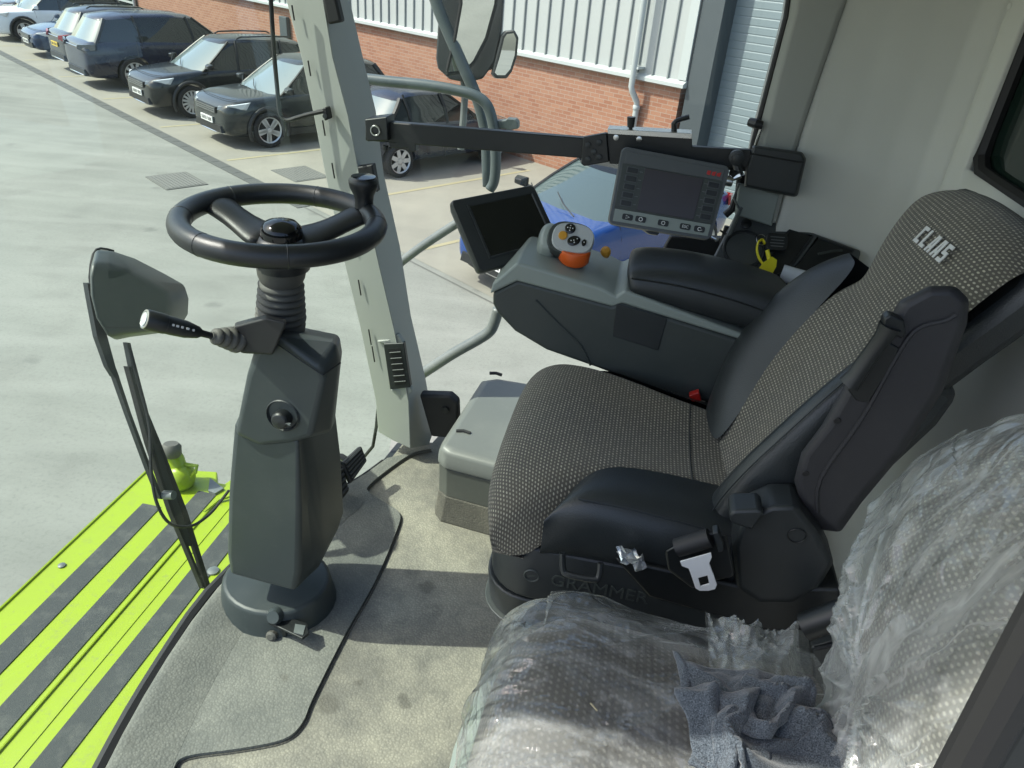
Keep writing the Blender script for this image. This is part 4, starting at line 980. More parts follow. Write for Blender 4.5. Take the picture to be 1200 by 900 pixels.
for a,sym in ((.175,'play'),(.30,'O'),(.515,'gear'),(.725,'ESC'),(.86,'turn')):
    cc=onq(v,a,.885)+n*.003; Mb=frame(cc,nx,n)
    B=NB(); rrprism(B,Mb@Matrix.Translation((0,0,-.003)),.026,.014,.004,.003); bt=out('button',B,M['black'],t,smooth=0)
    B=NB()
    if sym=='ESC': addmesh(B,textmesh('ESC',.0095,Mb@Matrix.Translation((0,0,.0005)),.0002))
    elif sym=='O': tube(B,[Mb@Vector((.0042*math.cos(x),.0042*math.sin(x),.0004)) for x in [2*math.pi*k/12 for k in range(12)]],.0009,5,closed=True)
    elif sym=='play': tube(B,[Mb@Vector((x,y,.0004)) for x,y in ((-.004,.004),(-.004,-.004),(.004,0))],.0008,5,closed=True)
    elif sym=='gear':
        tube(B,[Mb@Vector((r_*math.cos(x),r_*math.sin(x),.0004)) for x,r_ in [(2*math.pi*k/16,(.0048 if k%2 else .0034)) for k in range(16)]],.0007,5,closed=True)
    else: tube(B,[Mb@Vector((.004*math.cos(x),.004*math.sin(x),.0004)) for x in [.6+5.0*k/12 for k in range(13)]]+[Mb@Vector((.0065,-.001,.0004))],.0009,5)
    out('button_symbol',B,M['white'],bt,smooth=0)
B=NB(); tube(B,[onq(v,.96,.2)-n*.03,onq(v,1.05,.12)-n*.03,PY(868,205,1.84)],.008,8); lathe(B,[(.012,-.012),(.013,0),(.012,.012)],frame(onq(v,1.02,.16)-n*.03,n,nx),12); out('mounting_arm',B,M['steel'],t)
B=NB(); tube(B,[onq(v,.97,.93)-n*.03,onq(v,1.06,.97)-n*.03],.004,8); lathe(B,[(.006,0),(.006,.006)],frame(onq(v,1.06,.97)-n*.03,n,nx),10); out('side_bolt',B,M['steel'],t)
B=NB(); prism(B,[onq(v,a,b)-n*.02 for a,b in ((.3,.97),(.52,1.0),(.5,1.05),(.42,1.05))],-n*.03); out('connector',B,M['black'],t)
# touch terminal on the console's front end
t=thing('touch_terminal','black touch terminal with blank screen tilted above the console front','monitor',PY(590,270,1.75))
q=[(528,236),(627,217),(652,272),(562,316)]
v,n,c=quadframe([(528,236),(626,217),(660,291),(562,318)],1.72,(.38,-.68,.62))
B=NB(); loft(B,[rq(v,.06,.05,-.05),rq(v,.02,.05,-.042),rq(v,-.004,.05,-.014),rq(v,.0,.05,-.004),rq(v,.012,.045,0)]); hs=out('housing',B,M['charcoal'],t,smooth=40)
B=NB(); QB=lambda e,o:[onq(v,a,b)+n*o for a,b in ((.165+e,.105+e),(.935-e,.105+e),(.935-e,.86-e),(.165+e,.86-e))]
loft(B,[QB(-.012,.0005),QB(-.008,.004),QB(.008,.004),QB(.02,.001)],caps=False); out('screen_bezel',B,M['charcoal'],hs,smooth=30)
B=NB(); poly(B,QB(.014,.0012)); out('screen',B,M['screen'],t,smooth=0)
B=NB(); loft(B,[rq(v,.1,.05,-.046),rq(v,.12,.05,-.085),rq(v,.2,.05,-.10)]); out('back_box',B,M['black'],t,smooth=40)
B=NB(); m=onq(v,.55,.9)-n*.06; tube(B,[m,m+Vector((.02,.0,-.05)),m+Vector((.08,.02,-.07))],.018,10); out('stand',B,M['black'],t)
B=NB(); lathe(B,[(.014,0),(.016,.01),(.012,.02)],frame(onq(v,.40,1.0)-n*.04,nx,(0,0,-1)),12); out('clamp_knob',B,M['bellows'],t)
# ================================================================== ARMREST CONSOLE
t=thing('armrest_console','grey control console with padded black armrest beside the driver seat','console',(.05,1.6,0))
Yn,Yf=1.56,1.78
# lower body: outline on the near side, chamfered below
o=[(577,343),(606,328),(717,358),(729,354),(878,402),(905,430),(880,475),(800,470),(700,432),(640,411),(603,389),(583,368),(577,357)]
near=[PY(x,y,Yn) for x,y in o]; ctr=sum(near,Vector())/len(near)
def inset(pts,k,dy): return [Vector((ctr.x+(p.x-ctr.x)*k,p.y+dy,ctr.z+(p.z-ctr.z)*k)) for p in pts]
B=NB(); loft(B,[near,[p+Vector((0,Yf-Yn,0)) for p in near]]); cb=out('console_body',B,M['consolegrey'],t,smooth=30,bevel=.010,bseg=3)
B=NB(); q=[PY(x,y,Yn-.003) for x,y in ((722,356),(782,373),(771,411),(718,394))]; prism(B,q,(0,.004,0)); out('side_cover',B,M['charcoal'],cb,bevel=.0015)
B=NB(); tube(B,[PY(x,y,Yn-.001) for x,y in ((628,352),(655,380),(680,404),(692,428))],.003,6,sm=3); out('side_crease',B,M['consolegrey'],cb)
# pale upper shell
o=[(574,345),(577,333),(606,308),(641,318),(705,338),(722,347),(732,340),(876,394),(878,402),(729,356),(718,360),(606,330)]
near=[PY(x,y,Yn-.004) for x,y in o]
B=NB(); loft(B,[near,[p+Vector((0,.06,.012 if 1<i<6 else 0)) for i,p in enumerate(near)],[p+Vector((0,Yf-Yn+.002,.004 if 1<i<6 else 0)) for i,p in enumerate(near)]]); us=out('upper_shell',B,M['midgrey'],t,smooth=35,bevel=.006,bseg=3)
# dome carrying the joystick
top=PY(650,316,Yn+.1)
B=NB()
rows=[]
for i,(x,zz,hw) in enumerate(((-.265,.842,.085),(-.235,.866,.095),(-.17,.884,.10),(-.09,.892,.10),(-.02,.880,.098),(.03,.853,.09))):
    rows.append([(x,Yn+.112+hw*math.cos(a),zz-.05+.05*math.sin(a)**.6 if math.sin(a)>0 else zz-.05) for a in [math.pi*k/10 for k in range(11)]])
loft(B,rows,closed=False,caps=False); out('console_dome',B,M['midgrey'],us,sub=1)
B=NB(); q=[PZ(x,y,.897) for x,y in ((646,306),(660,302),(690,308),(686,315),(650,310))]; prism(B,q,(0,0,-.03)); out('lever_slot',B,M['black'],us,bevel=.002)
B=NB(); tube(B,[PZ(x,y,.892) for x,y in ((690,300),(700,307),(712,318))],.004,6); out('slot_line',B,M['charcoal'],us)
# armrest pad
B=NB()
padrows=[]
for (xa,ya,yb) in ((733,318,348),(742,312,352),(790,314,370),(850,326,389),(905,342,404),(935,354,412)):
    a=PY(xa,ya,Yn+.02); b=PY(xa,yb,Yn)
    h0=a.z-b.z
    padrows.append([Vector((b.x,Yn-.002,b.z)),Vector((b.x,Yn-.006,b.z+h0*.5)),Vector((a.x,Yn+.006,a.z-.012)),Vector((a.x,Yn+.035,a.z+.001)),Vector((a.x,Yn+.10,a.z+.008)),Vector((a.x,Yn+.165,a.z+.002)),Vector((a.x,Yn+.19,a.z-.014)),Vector((b.x,Yn+.19,b.z))])
loft(B,padrows); pd=out('armrest_pad',B,M['charcoal'],t,smooth=50,sub=2)
B=NB(); tube(B,[PY(x,y,Yn+.0) for x,y in ((740,326),(800,336),(860,352),(910,370))],.0022,6,sm=3); out('pad_seam',B,M['black'],pd)
# joystick
jc=PY(668,279,Yn+.06)
js=thing('joystick','silver faced multi-function joystick with orange collar on the console','joystick',jc)
nJ=Vector((.05,-.74,.67)).normalized(); jx=Vector((1,.02,-.06)); Mj=frame(jc,jx,nJ)
B=NB()
def jr(z,sx,sy,ox=0,oy=0):
    return [Mj@Vector((ox+sx*math.copysign(abs(math.cos(a))**.75,math.cos(a)),oy+sy*math.copysign(abs(math.sin(a))**.75,math.sin(a)),z)) for a in [2*math.pi*k/28 for k in range(28)]]
loft(B,[jr(-.075,.030,.022,.01,-.01),jr(-.055,.048,.034,0,-.002),jr(-.02,.056,.042,-.002,0),jr(.0,.052,.040,.002,0)]); hd=out('grip_head',B,M['consolegrey'],js,smooth=60)
B=NB(); loft(B,[jr(-.004,.050,.039,.006,0),jr(.006,.046,.035,.007,0)]); fc=out('face_plate',B,M['silver'],js,smooth=30)
B=NB(); loft(B,[jr(-.06,.020,.040,-.050,-.002),jr(-.04,.026,.044,-.050,0),jr(-.014,.022,.034,-.047,0),jr(-.008,.015,.026,-.046,0)]); out('thumb_rest',B,M['midgrey'],hd,smooth=60)
def btn(x,y,rx,ry,mat,rot=0):
    B=NB(); loft(B,[[Mj@(Matrix.Rotation(rot,4,'Z')@Vector((rx*k*math.cos(a),ry*k*math.sin(a),0))+Vector((x,y,z))) for a in [2*math.pi*i/20 for i in range(20)]] for k,z in ((1,.004),(1,.009),(.85,.0105),(.001,.0105))],caps=False)
    return out('button',B,mat,fc,smooth=40)
def marks(b,x,y,pts):
    B=NB()
    for a,c in pts: rrprism(B,Mj,.0026,.0026,.0006,.0112,x+a,y+c,n=2)
    out('button_symbol',B,M['markwhite'],b,smooth=0)
b=btn(-.004,.020,.0125,.0125,M['gloss']); marks(b,-.004,.020,((0,0),(.006,0),(-.006,0),(0,.006),(0,-.006)))
btn(-.017,.0,.0105,.0105,M['amber'])
b=btn(.010,-.008,.0155,.0115,M['gloss'],.5); marks(b,.010,-.008,((0,0),(.007,.005),(-.006,-.002),(.002,-.005)))
b=btn(.034,-.008,.0055,.008,M['gloss']); marks(b,.034,-.008,((0,0),))
B=NB(); M2=frame(PY(673,299,Yn+.055),(1,0,-.05),(0,-.25,1))
def el(z,a,b): return [M2@Vector((a*math.cos(2*math.pi*k/24),b*math.sin(2*math.pi*k/24),z)) for k in range(24)]
loft(B,[el(-.018,.030,.026),el(-.012,.036,.030),el(.012,.037,.031),el(.018,.034,.028)]); out('collar',B,M['orange'],js,smooth=50)
B=NB(); loft(B,[el(-.045,.014,.012),el(-.015,.016,.014)]); out('lever_shaft',B,M['midgrey'],js)
t2=PY(710,296,Yn+.13)
B=NB(); lathe(B,[(.008,-.012),(.012,-.002),(.013,.006),(.010,.012),(.0001,.014)],frame(t2,(1,0,.2),(.3,-.5,.8)),14,caps=False); o=out('rotary_knob',B,M['amber']); tag(o,'small gold rotary knob on the console behind the joystick','knob')
# ================================================================== DRIVER SEAT
t=thing('driver_seat','dark driver seat in dotted fabric with black leather bolsters','seat',(.08,1.32,0))
yc=1.325
# cushion rows: X, Z, near fabric Y, far fabric Y, edge drop, near outer Y, far outer Y
CU=[(-.135,.560,1.03,1.60,.0),(-.185,.580,1.02,1.61,.0),(-.212,.625,1.02,1.62,.006),(-.200,.668,1.03,1.62,.016),(-.160,.700,1.05,1.61,.020),(-.09,.713,1.09,1.575,.012),(-.02,.708,1.13,1.535,-.006),(.07,.695,1.16,1.50,-.016),(.17,.680,1.17,1.48,-.020),(.26,.668,1.175,1.465,-.020),(.34,.664,1.18,1.455,-.02)]
rows=[]; nb=[];fbd=[]
for X,Z,ya,yb,dr in CU:
    r=[]
    for f in (0,.12,.3,.5,.7,.88,1):
        e=abs(f-.5)*2
        r.append(Vector((X+.018*(e**3) if X<-.1 else X,ya+(yb-ya)*f,Z-dr*e**3-(.004 if e<.3 else 0))))
    nb.append(r[0].copy()); fbd.append(r[-1].copy())
    k=max(0,min(1,(X+.10)/.10)) if Z>.69 else 0
    lo=Vector((max(X,-.20)+.035 if X<-.1 else X+.01,1.012,.566)).lerp(Vector((X,r[0].y-.02,r[0].z-.03)),k)
    hi=Vector((max(X,-.20)+.035 if X<-.1 else X+.01,1.615,.566)).lerp(Vector((X,r[-1].y+.02,r[-1].z-.03)),k)
    if X<-.1: r[0]=r[0]+Vector((.012,0,-.006)); r[-1]=r[-1]+Vector((.012,0,-.006))
    rows.append([lo,lo.lerp(r[0],.6)+Vector((0,-.008*(1-k),0))]+r+[hi.lerp(r[-1],.6),hi])
B=NB(); grid(B,rows,arc_uv(rows)); out('seat_fabric',B,M['fabric'],t,sub=2)
B=NB(); tube(B,[Vector((.19,ya,z)) for ya,z in ((1.18,.693),(1.25,.680),(1.325,.676),(1.4,.680),(1.47,.693))],.0016,6,sm=3); out('fabric_seam',B,M['charcoal'],t)
for sgn,bd in ((-1,nb),(1,fbd)):
    rws=[]
    for (X,Z,ya,yb,dr),p in zip(CU[5:],bd[5:]):
        yo=1.015 if sgn<0 else 1.635; zt=p.z
        k=1; yo2=yo; p=p+Vector((0,0,.003))
        if X<-.05: p=Vector((X+.015,yo-sgn*.006,.63)); zt=.655
        elif X<.0: zt=zt+.002
        rws.append([p,Vector((p.x,p.y*.55+yo2*.45,zt+(.012 if sgn<0 else -.03))),Vector((p.x,p.y*.2+yo2*.8,zt+(.004 if sgn<0 else -.06))),Vector((p.x,yo2-sgn*.003,zt-(.025 if sgn<0 else .08))),Vector((p.x,yo2,zt-.07*k)),Vector((p.x,yo2-sgn*.008,zt*(1-k)+.572*k)),Vector((p.x,yo2-sgn*.05*k,zt*(1-k)+.56*k))])
    B=NB(); grid(B,rws); out('cushion_bolster',B,M['leather'],t,sub=2)
    B=NB(); tube(B,[r[2]+Vector((0,sgn*.004,-.008)) for r in rws[1:]],.0018,6); out('piping',B,M['charcoal'],t)
B=NB(); prism(B,[(-.15,1.03,.545),(.36,1.03,.545),(.36,1.61,.545),(-.15,1.61,.545)],(0,0,.03)); out('cushion_pan',B,M['black'],t,smooth=0,bevel=.01)
# backrest in its own leaning frame: h up the back, w across, d out of the face
bo=Vector((.29,0,.72)); bu=Vector((.468,0,.884)).normalized(); bd_=Vector((-bu.z,0,bu.x))
def BK(h,w,d=0): 
    return bo+bu*h+Vector((0,w,0))+bd_*d
#  h, near fabric, far fabric, d centre
BR=[(-.06,1.17,1.36,.0),(.03,1.17,1.37,.012),(.12,1.17,1.43,.018),(.22,1.18,1.46,.014),(.32,1.19,1.48,.006),(.36,1.165,1.505,.010),(.41,1.145,1.545,.018),(.47,1.13,1.575,.024),(.53,1.125,1.59,.024),(.575,1.135,1.575,.012),(.605,1.15,1.55,-.02),(.615,1.165,1.53,-.06),(.605,1.18,1.51,-.10)]
rows=[];nb=[];fb=[]
for h,a,b,d in BR:
    r=[]
    for f in (0,.06,.2,.5,.8,.94,1):
        e=abs(f-.5)*2
        hd=h>.34
        r.append(BK(h-(.02*e**3 if h>.55 else 0),a+(b-a)*f,d-((.035*e**4) if hd else -.012*e**2)))
    rows.append(r); nb.append(r[0]); fb.append(r[-1])
B=NB(); grid(B,rows,arc_uv(rows)); bf=out('backrest_fabric',B,M['fabric'],t,sub=2)
B=NB(); loft(B,[[BK(h,a,-.04),BK(h,b,-.04),BK(h,b+.0,-.11),BK(h,a,-.11)] for h,a,b in ((.30,1.15,1.52),(.42,1.14,1.56),(.53,1.125,1.595),(.575,1.14,1.58),(.60,1.17,1.54))]); out('headrest_back',B,M['leather'],t,bevel=.02,sub=0)
B=NB(); loft(B,[[BK(h,a,d),BK(h,b,d),BK(h,b,-.13),BK(h,a,-.13)] for h,a,b,d in ((-.04,1.10,1.58,-.03),(.15,1.10,1.60,-.02),(.30,1.12,1.58,-.02),(.36,1.15,1.54,-.03))]); out('backrest_core',B,M['leather'],t,bevel=.02)
tq=lambda x,y: PP(x,y,BK(.48,1.4,.0265),bd_)
Mt=frame(tq(1070,282),tq(1101,308.5)-tq(1070,282),bd_)
B=NB(); letters(B,'CLAAS',Mt,.032,gap=.42,t=.0015,slant=.0); out('embroidered_lettering',B,M['markwhite'],bf,smooth=0)
B=NB(); tube(B,[BK(.30,1.20,.0),BK(.315,1.28,.001),BK(.325,1.36,.001),BK(.335,1.46,.001)],.003,6,sm=3); out('fabric_seam',B,M['charcoal'],bf)
# leather side bolsters
rws=[]
for h,a,b,yo,pr in ((-.06,0,1.34,1.52,.02),(-.0,0,1.36,1.555,.05),(.06,0,1.395,1.60,.066),(.13,0,1.435,1.63,.070),(.21,0,1.46,1.635,.062),(.29,0,1.475,1.625,.045),(.345,0,1.49,1.60,.022),(.375,0,1.51,1.57,.0)):
    d0=.026 if h<.3 else .02
    rws.append([BK(h,b,d0-.004),BK(h,b+(yo-b)*.3,d0+pr*.5),BK(h,b+(yo-b)*.62,d0+pr*.8),BK(h,b+(yo-b)*.9,d0+pr*.55),BK(h,yo,d0),BK(h,yo-.01,-.05),BK(h,yo-.03,-.12)])
B=NB(); grid(B,rws); out('backrest_bolster',B,M['leather'],t,sub=2)
rws=[]
for h,b,yo,pr in ((-.08,1.20,1.07,.02),(-.02,1.18,1.07,.05),(.06,1.175,1.075,.060),(.14,1.175,1.08,.058),(.22,1.185,1.09,.05),(.30,1.195,1.11,.03),(.35,1.18,1.13,.005)):
    d0=.026
    rws.append([BK(h,b,d0-.004),BK(h,b+(yo-b)*.3,d0+pr*.45),BK(h,b+(yo-b)*.6,d0+pr*.8),BK(h,b+(yo-b)*.88,d0+pr*.6),BK(h,yo,d0),BK(h,yo+.01,-.05),BK(h,yo+.03,-.10)])
B=NB(); grid(B,rws); out('backrest_bolster',B,M['leather'],t,sub=2)
B=NB(); tube(B,[r[3]+bd_*.002 for r in rws],.0016,6,sm=3); out('piping',B,M['charcoal'],t)
# plastic shell on the near side
Ys=1.035
o=[(930,562),(938,530),(962,498),(995,440),(1035,385),(1052,352),(1090,334),(1120,334),(1137,350),(1134,380),(1105,460),(1060,530),(1010,590),(985,625),(962,622),(938,592)]
o2=[(936,565),(945,535),(972,500),(1005,440),(1045,385),(1062,358),(1092,342),(1116,342),(1128,354),(1126,380),(1098,456),(1052,528),(1006,582),(983,612),(964,608),(943,588)]
B=NB(); loft(B,[[PY(x,y,Ys) for x,y in o2],[PY(x,y,Ys+.014) for x,y in o],[PY(x,y,Ys+.07) for x,y in o2]]); ss=out('side_shell',B,M['backshell'],t,smooth=45,bevel=.006)
B=NB(); tube(B,[PY(x,y,Ys-.001) for x,y in ((958,600),(962,560),(1010,490),(1052,415),(1075,385),(1108,375),(1120,368))],.0035,6,sm=4); out('shell_ridge',B,M['backshell'],ss)
B=NB(); q=[(993,457),(1000,448),(1035,398),(1054,408),(1048,425),(1018,472),(1004,470)]; prism(B,[PY(x,y,Ys-.003) for x,y in q],(0,.005,0)); out('handle_recess',B,M['black'],ss,bevel=.002)
B=NB(); r_=[(995,450,.019),(1003,440,.021),(1020,415,.020),(1036,394,.021),(1043,382,.018)]
pts=[PY(x,y,Ys-.012) for x,y,_ in r_]; tube(B,pts,lambda f:.0165-.004*math.sin(f*math.pi),12,squash=.8); gh=out('grab_handle',B,M['black'],t)
B=NB(); prism(B,[PY(x,y,Ys-.016) for x,y in ((1034,392),(1036,374),(1044,369),(1060,376),(1062,392),(1058,398),(1040,388))],(0,.02,0)); out('handle_cap',B,M['black'],t,bevel=.006)
for x,y in ((981,493),(944,555)):
    B=NB(); lathe(B,[(.006,0),(.005,.001),(.0001,.0012)],frame(PY(x,y,Ys-.001),(1,0,0),(0,-1,0)),12,caps=False); out('screw_hole',B,M['rubber'],ss)
# recliner housing and side trim
Yr2=1.0
o=[(858,640),(868,612),(882,600),(905,590),(935,590),(962,625),(978,660),(960,690),(930,708),(890,708),(862,690)]
B=NB(); loft(B,[[PY(898+(x-898)*.93,650+(y-650)*.93,Yr2) for x,y in o],[PY(x,y,Yr2+.015) for x,y in o],[PY(x,y,Yr2+.015)+Vector((0,.06,0)) for x,y in o]]); rh=out('recliner_housing',B,M['charcoal'],t,smooth=40,bevel=.008)
B=NB(); c=PY(934,628,Yr2-.001); tube(B,[c+Vector((.0145*math.cos(a),0,.0145*math.sin(a))) for a in [2*math.pi*k/24 for k in range(24)]],.0014,6,closed=True); out('round_cap',B,M['black'],rh)
B=NB(); prism(B,[PY(x,y,Yr2-.02) for x,y in ((854,604),(860,599),(890,598),(896,603),(882,622),(857,614))],(0,.05,0)); out('lever',B,M['charcoal'],t,bevel=.005)
B=NB(); loft(B,[[PY(x,y,1.005) for x,y in ((720,655),(880,690),(985,690),(985,740),(900,740),(760,700))],[PY(x,y,1.02)+Vector((0,.1,0)) for x,y in ((720,655),(880,690),(985,690),(985,740),(900,740),(760,700))]]); out('side_trim',B,M['black'],t,bevel=.006)
# suspension base
def rb(z,x0,x1,y0,y1,r=.09,n=6):
    return [(p[0],p[1],z) for p in rrect(x1-x0,y1-y0,r,n,(x0+x1)/2,(y0+y1)/2)]
B=NB(); loft(B,[rb(.455,-.178,.40,1.02,1.60),rb(.53,-.180,.40,1.015,1.60),rb(.580,-.165,.40,1.03,1.59)]); bs=out('base_cover',B,M['charcoal'],t,smooth=40,bevel=.006)
B=NB(); loft(B,[rb(.37,-.180,.40,1.03,1.59),rb(.45,-.186,.40,1.02,1.60)]); out('base_skirt',B,M['charcoal'],t,smooth=40,bevel=.004)
B=NB(); loft(B,[rb(.34,-.160,.38,1.05,1.57),rb(.372,-.190,.40,1.02,1.60)]); out('base_skirt',B,M['consolegrey'],t,smooth=40,bevel=.004)
B=NB(); loft(B,[rb(.0,-.05,.42,1.12,1.55,.04),rb(.345,-.10,.40,1.08,1.56,.06)]); out('pedestal',B,M['black'],t,smooth=40)
# moulded lettering on the base cover
me=textmesh('GRAMMER',.040,frame((.045,1.0155,.522),(1,0,0),(0,-1,0)),.0012); B=NB(); addmesh(B,me); 
me2=B; moul=out('moulded_lettering',B,M['consolegrey'],bs,smooth=0); B=NB(); tube(B,[Vector((-.085+.014*math.cos(a),1.0165,.522+.014*math.sin(a))) for a in [2*math.pi*k/20 for k in range(20)]],.0022,5,closed=True)
rrprism(B,frame((-.085,1.0165,.522),(1,0,.4),(0,-1,0)),.016,.004,.001,.0012)
out('moulded_emblem',B,M['consolegrey'],bs,smooth=0)
B=NB(); tube(B,[PY(659,648,.99),PY(660,668,.98),PY(668,674,.975),PY(695,679,.975),PY(702,675,.98),PY(704,660,.99)],.006,8,sm=3); out('adjuster_loop',B,M['charcoal'],t)
B=NB(); prism(B,[PY(x,y,1.035) for x,y in ((596,640),(630,648),(626,654),(618,656),(600,647))],(0,.05,0)); out('front_lever',B,M['black'],t,bevel=.003)
# belt buckle socket on the far side
B=NB(); prism(B,[PY(x,y,1.60) for x,y in ((828,452),(840,440),(862,445),(862,475),(845,492),(826,475))],(0,.04,0)); bl=out('buckle_base',B,M['black'],t,bevel=.006)
B=NB(); prism(B,[PY(x,y,1.53) for x,y in ((807,464),(819,460),(822,470),(811,471))],(0,.02,0)); out('red_button',B,M['red'],bl,bevel=.002)
B=NB(); tube(B,[PY(x,y,1.58) for x,y in ((838,480),(842,490),(848,483),(853,477),(857,476))],.004,6); out('steel_clip',B,M['steel'],bl)
# seat belt tongue on the near side
t=thing('seat_belt','black seat belt retractor with pale metal tongue beside the driver seat','seat belt',PY(820,660,.96))
B=NB(); q=[(779,646),(790,640),(830,624),(852,626),(861,671),(858,676),(822,684),(812,690),(783,668)]; loft(B,[[PY(x,y,.955) for x,y in q],[PY(x,y,1.0) for x,y in q]]); rt=out('retractor',B,M['black'],t,bevel=.004)
B=NB(); tube(B,[PY(793,642,.948),PY(832,630,.948)],.016,12); out('belt_roll',B,M['rubber'],rt)
B=NB(); prism(B,[PY(x,y,.94) for x,y in ((835,625),(842,624),(848,640),(848,646),(842,648))],(0,.02,0)); out('belt_guide',B,M['charcoal'],rt,bevel=.002)
B=NB(); Yt=.935
outer=[(797,657),(833,647),(834,652),(831,659),(836,672),(840,684),(838,689),(830,691),(820,691),(815,688),(811,676),(807,665),(799,662)]
inner=[(818,676),(829,673),(831,683),(821,686)]
ov=[B.b.verts.new(PY(x,y,Yt)) for x,y in outer]; iv=[B.b.verts.new(PY(x,y,Yt)) for x,y in inner]
es=[B.b.edges.new((ov[i],ov[(i+1)%len(ov)])) for i in range(len(ov))]+[B.b.edges.new((iv[i],iv[(i+1)%4])) for i in range(4)]
bmesh.ops.triangle_fill(B.b,edges=es,use_beauty=True)
out('tongue',B,M['white'],t,smooth=0,solid=.003,bevel=.0006)
# crumpled clear wrapper tucked beside the cushion
B=NB(); random.seed(3)
rows=[]
for i in range(7):
    r=[]
    for j in range(6):
        p=PY(723+i*5.2+j*.8,641+j*4.2+i*1.2,.985); r.append(p+Vector((random.uniform(-.004,.004),random.uniform(-.012,.012),random.uniform(-.004,.004))))
    rows.append(r)
grid(B,rows); o=out('plastic_wrapper',B,M['wrapper'],smooth=0); tag(o,'crumpled shiny clear wrapper tucked under the driver cushion','wrapper')
# ================================================================== PASSENGER SEAT UNDER FILM
t=thing('passenger_seat','dotted grey instructor seat wrapped in clear plastic nearest the door','seat',(.15,.66,0))
def n3(p,s=1,o=0): return noise.noise(Vector(p)*s+Vector((o,o*1.7,o*.3)))
PCU=[(-.03,.36),(-.085,.46),(-.108,.56),(-.098,.655),(-.06,.715),(.0,.735),(.08,.730),(.17,.722),(.27,.716),(.36,.714)]
def prow(i,off=0,fr=(0,.04,.16,.34,.5,.66,.84,.96,1)):
    X,Z=PCU[i]; r=[]
    for f in fr:
        e=abs(f-.5)*2; y0,y1=.38,.79
        if i<5: y0+=.01*(5-i)*.4; y1-=.012*(5-i)*.5
        r.append(Vector((X+(.03*e**4 if i<5 else 0)-off*(1 if i<4 else 0),y0+(y1-y0)*f,Z-.05*e**5-(.012*(1-e) if i>5 else 0)+off*(0 if i<3 else 1))))
    return r
rows=[prow(i) for i in range(len(PCU))]
B=NB(); grid(B,rows,arc_uv(rows)); out('cushion',B,M['fabricc'],t,sub=2)
B=NB(); loft(B,[[(-.06,.45,.36),(.36,.45,.36),(.36,.75,.36),(-.06,.75,.36)],[(-.07,.43,.52),(.36,.43,.52),(.36,.765,.52),(-.07,.765,.52)],[(-.05,.43,.65),(.36,.43,.65),(.36,.765,.65),(-.05,.765,.65)]]); out('cushion_core',B,M['charcoal'],t,smooth=0,bevel=.02)
q0=Vector((.335,0,.80)); qu=Vector((.22,0,.975)).normalized(); qd=Vector((-qu.z,0,qu.x))
def QK(h,w,d=0): return q0+qu*h+Vector((0,w,0))+qd*d
PB=[(-.06,.40,.705,-.03),(.03,.395,.765,-.005),(.12,.39,.825,.014),(.20,.39,.845,.016),(.28,.39,.825,.012),(.345,.395,.79,.0),(.39,.41,.755,-.02),(.415,.43,.72,-.06)]
rows=[]
for h,a,b,d in PB:
    rows.append([QK(h-(.015*(abs(f-.5)*2)**3 if h>.3 else 0),a+(b-a)*f,d-.06*(abs(f-.5)*2)**4) for f in (0,.05,.16,.34,.5,.66,.84,.95,1)])
B=NB(); grid(B,rows,arc_uv(rows)); out('backrest',B,M['fabricp'],t,sub=2)
B=NB(); loft(B,[[QK(h,a+.02,-.05),QK(h,b-.015,-.05),QK(h,b-.02,-.11),QK(h,a+.02,-.11)] for h,a,b,d in PB[:-1]]); out('backrest_core',B,M['charcoal'],t,smooth=0,bevel=.02)
for y0,y1 in ((.40,.83),):
    B=NB(); loft(B,[[(-.165,.74,-.0),(-.14,.85,-.0),(-.10,.85,.0),(-.12,.70,0)],[(-.19,.78,.10),(-.165,.90,.10),(-.135,.90,.10),(-.15,.74,.10)],[(-.175,.80,.26),(-.15,.90,.26),(-.115,.90,.26),(-.14,.76,.26)],[(-.135,.86,.43),(-.115,.93,.43),(-.095,.93,.43),(-.11,.80,.43)]]); out('front_post',B,M['midgrey'],t,smooth=40,bevel=.008)
    B=NB(); prism(B,[(-.11,.44,.0),(.36,.44,.0),(.36,.83,.0),(-.11,.83,.0)],(0,0,.40)); out('pedestal',B,M['charcoal'],t,smooth=0,bevel=.01)
B=NB(); tube(B,[PY(943,735,.86),PY(990,718,.86)],.022,12); tube(B,[PY(955,760,.86),PY(990,752,.86)],.004,6); out('recliner_tube',B,M['black'],t)
B=NB(); prism(B,[PY(x,y,.88) for x,y in ((950,760),(990,748),(1000,870),(960,870))],(0,.03,0)); out('side_plate',B,M['charcoal'],t,bevel=.004)
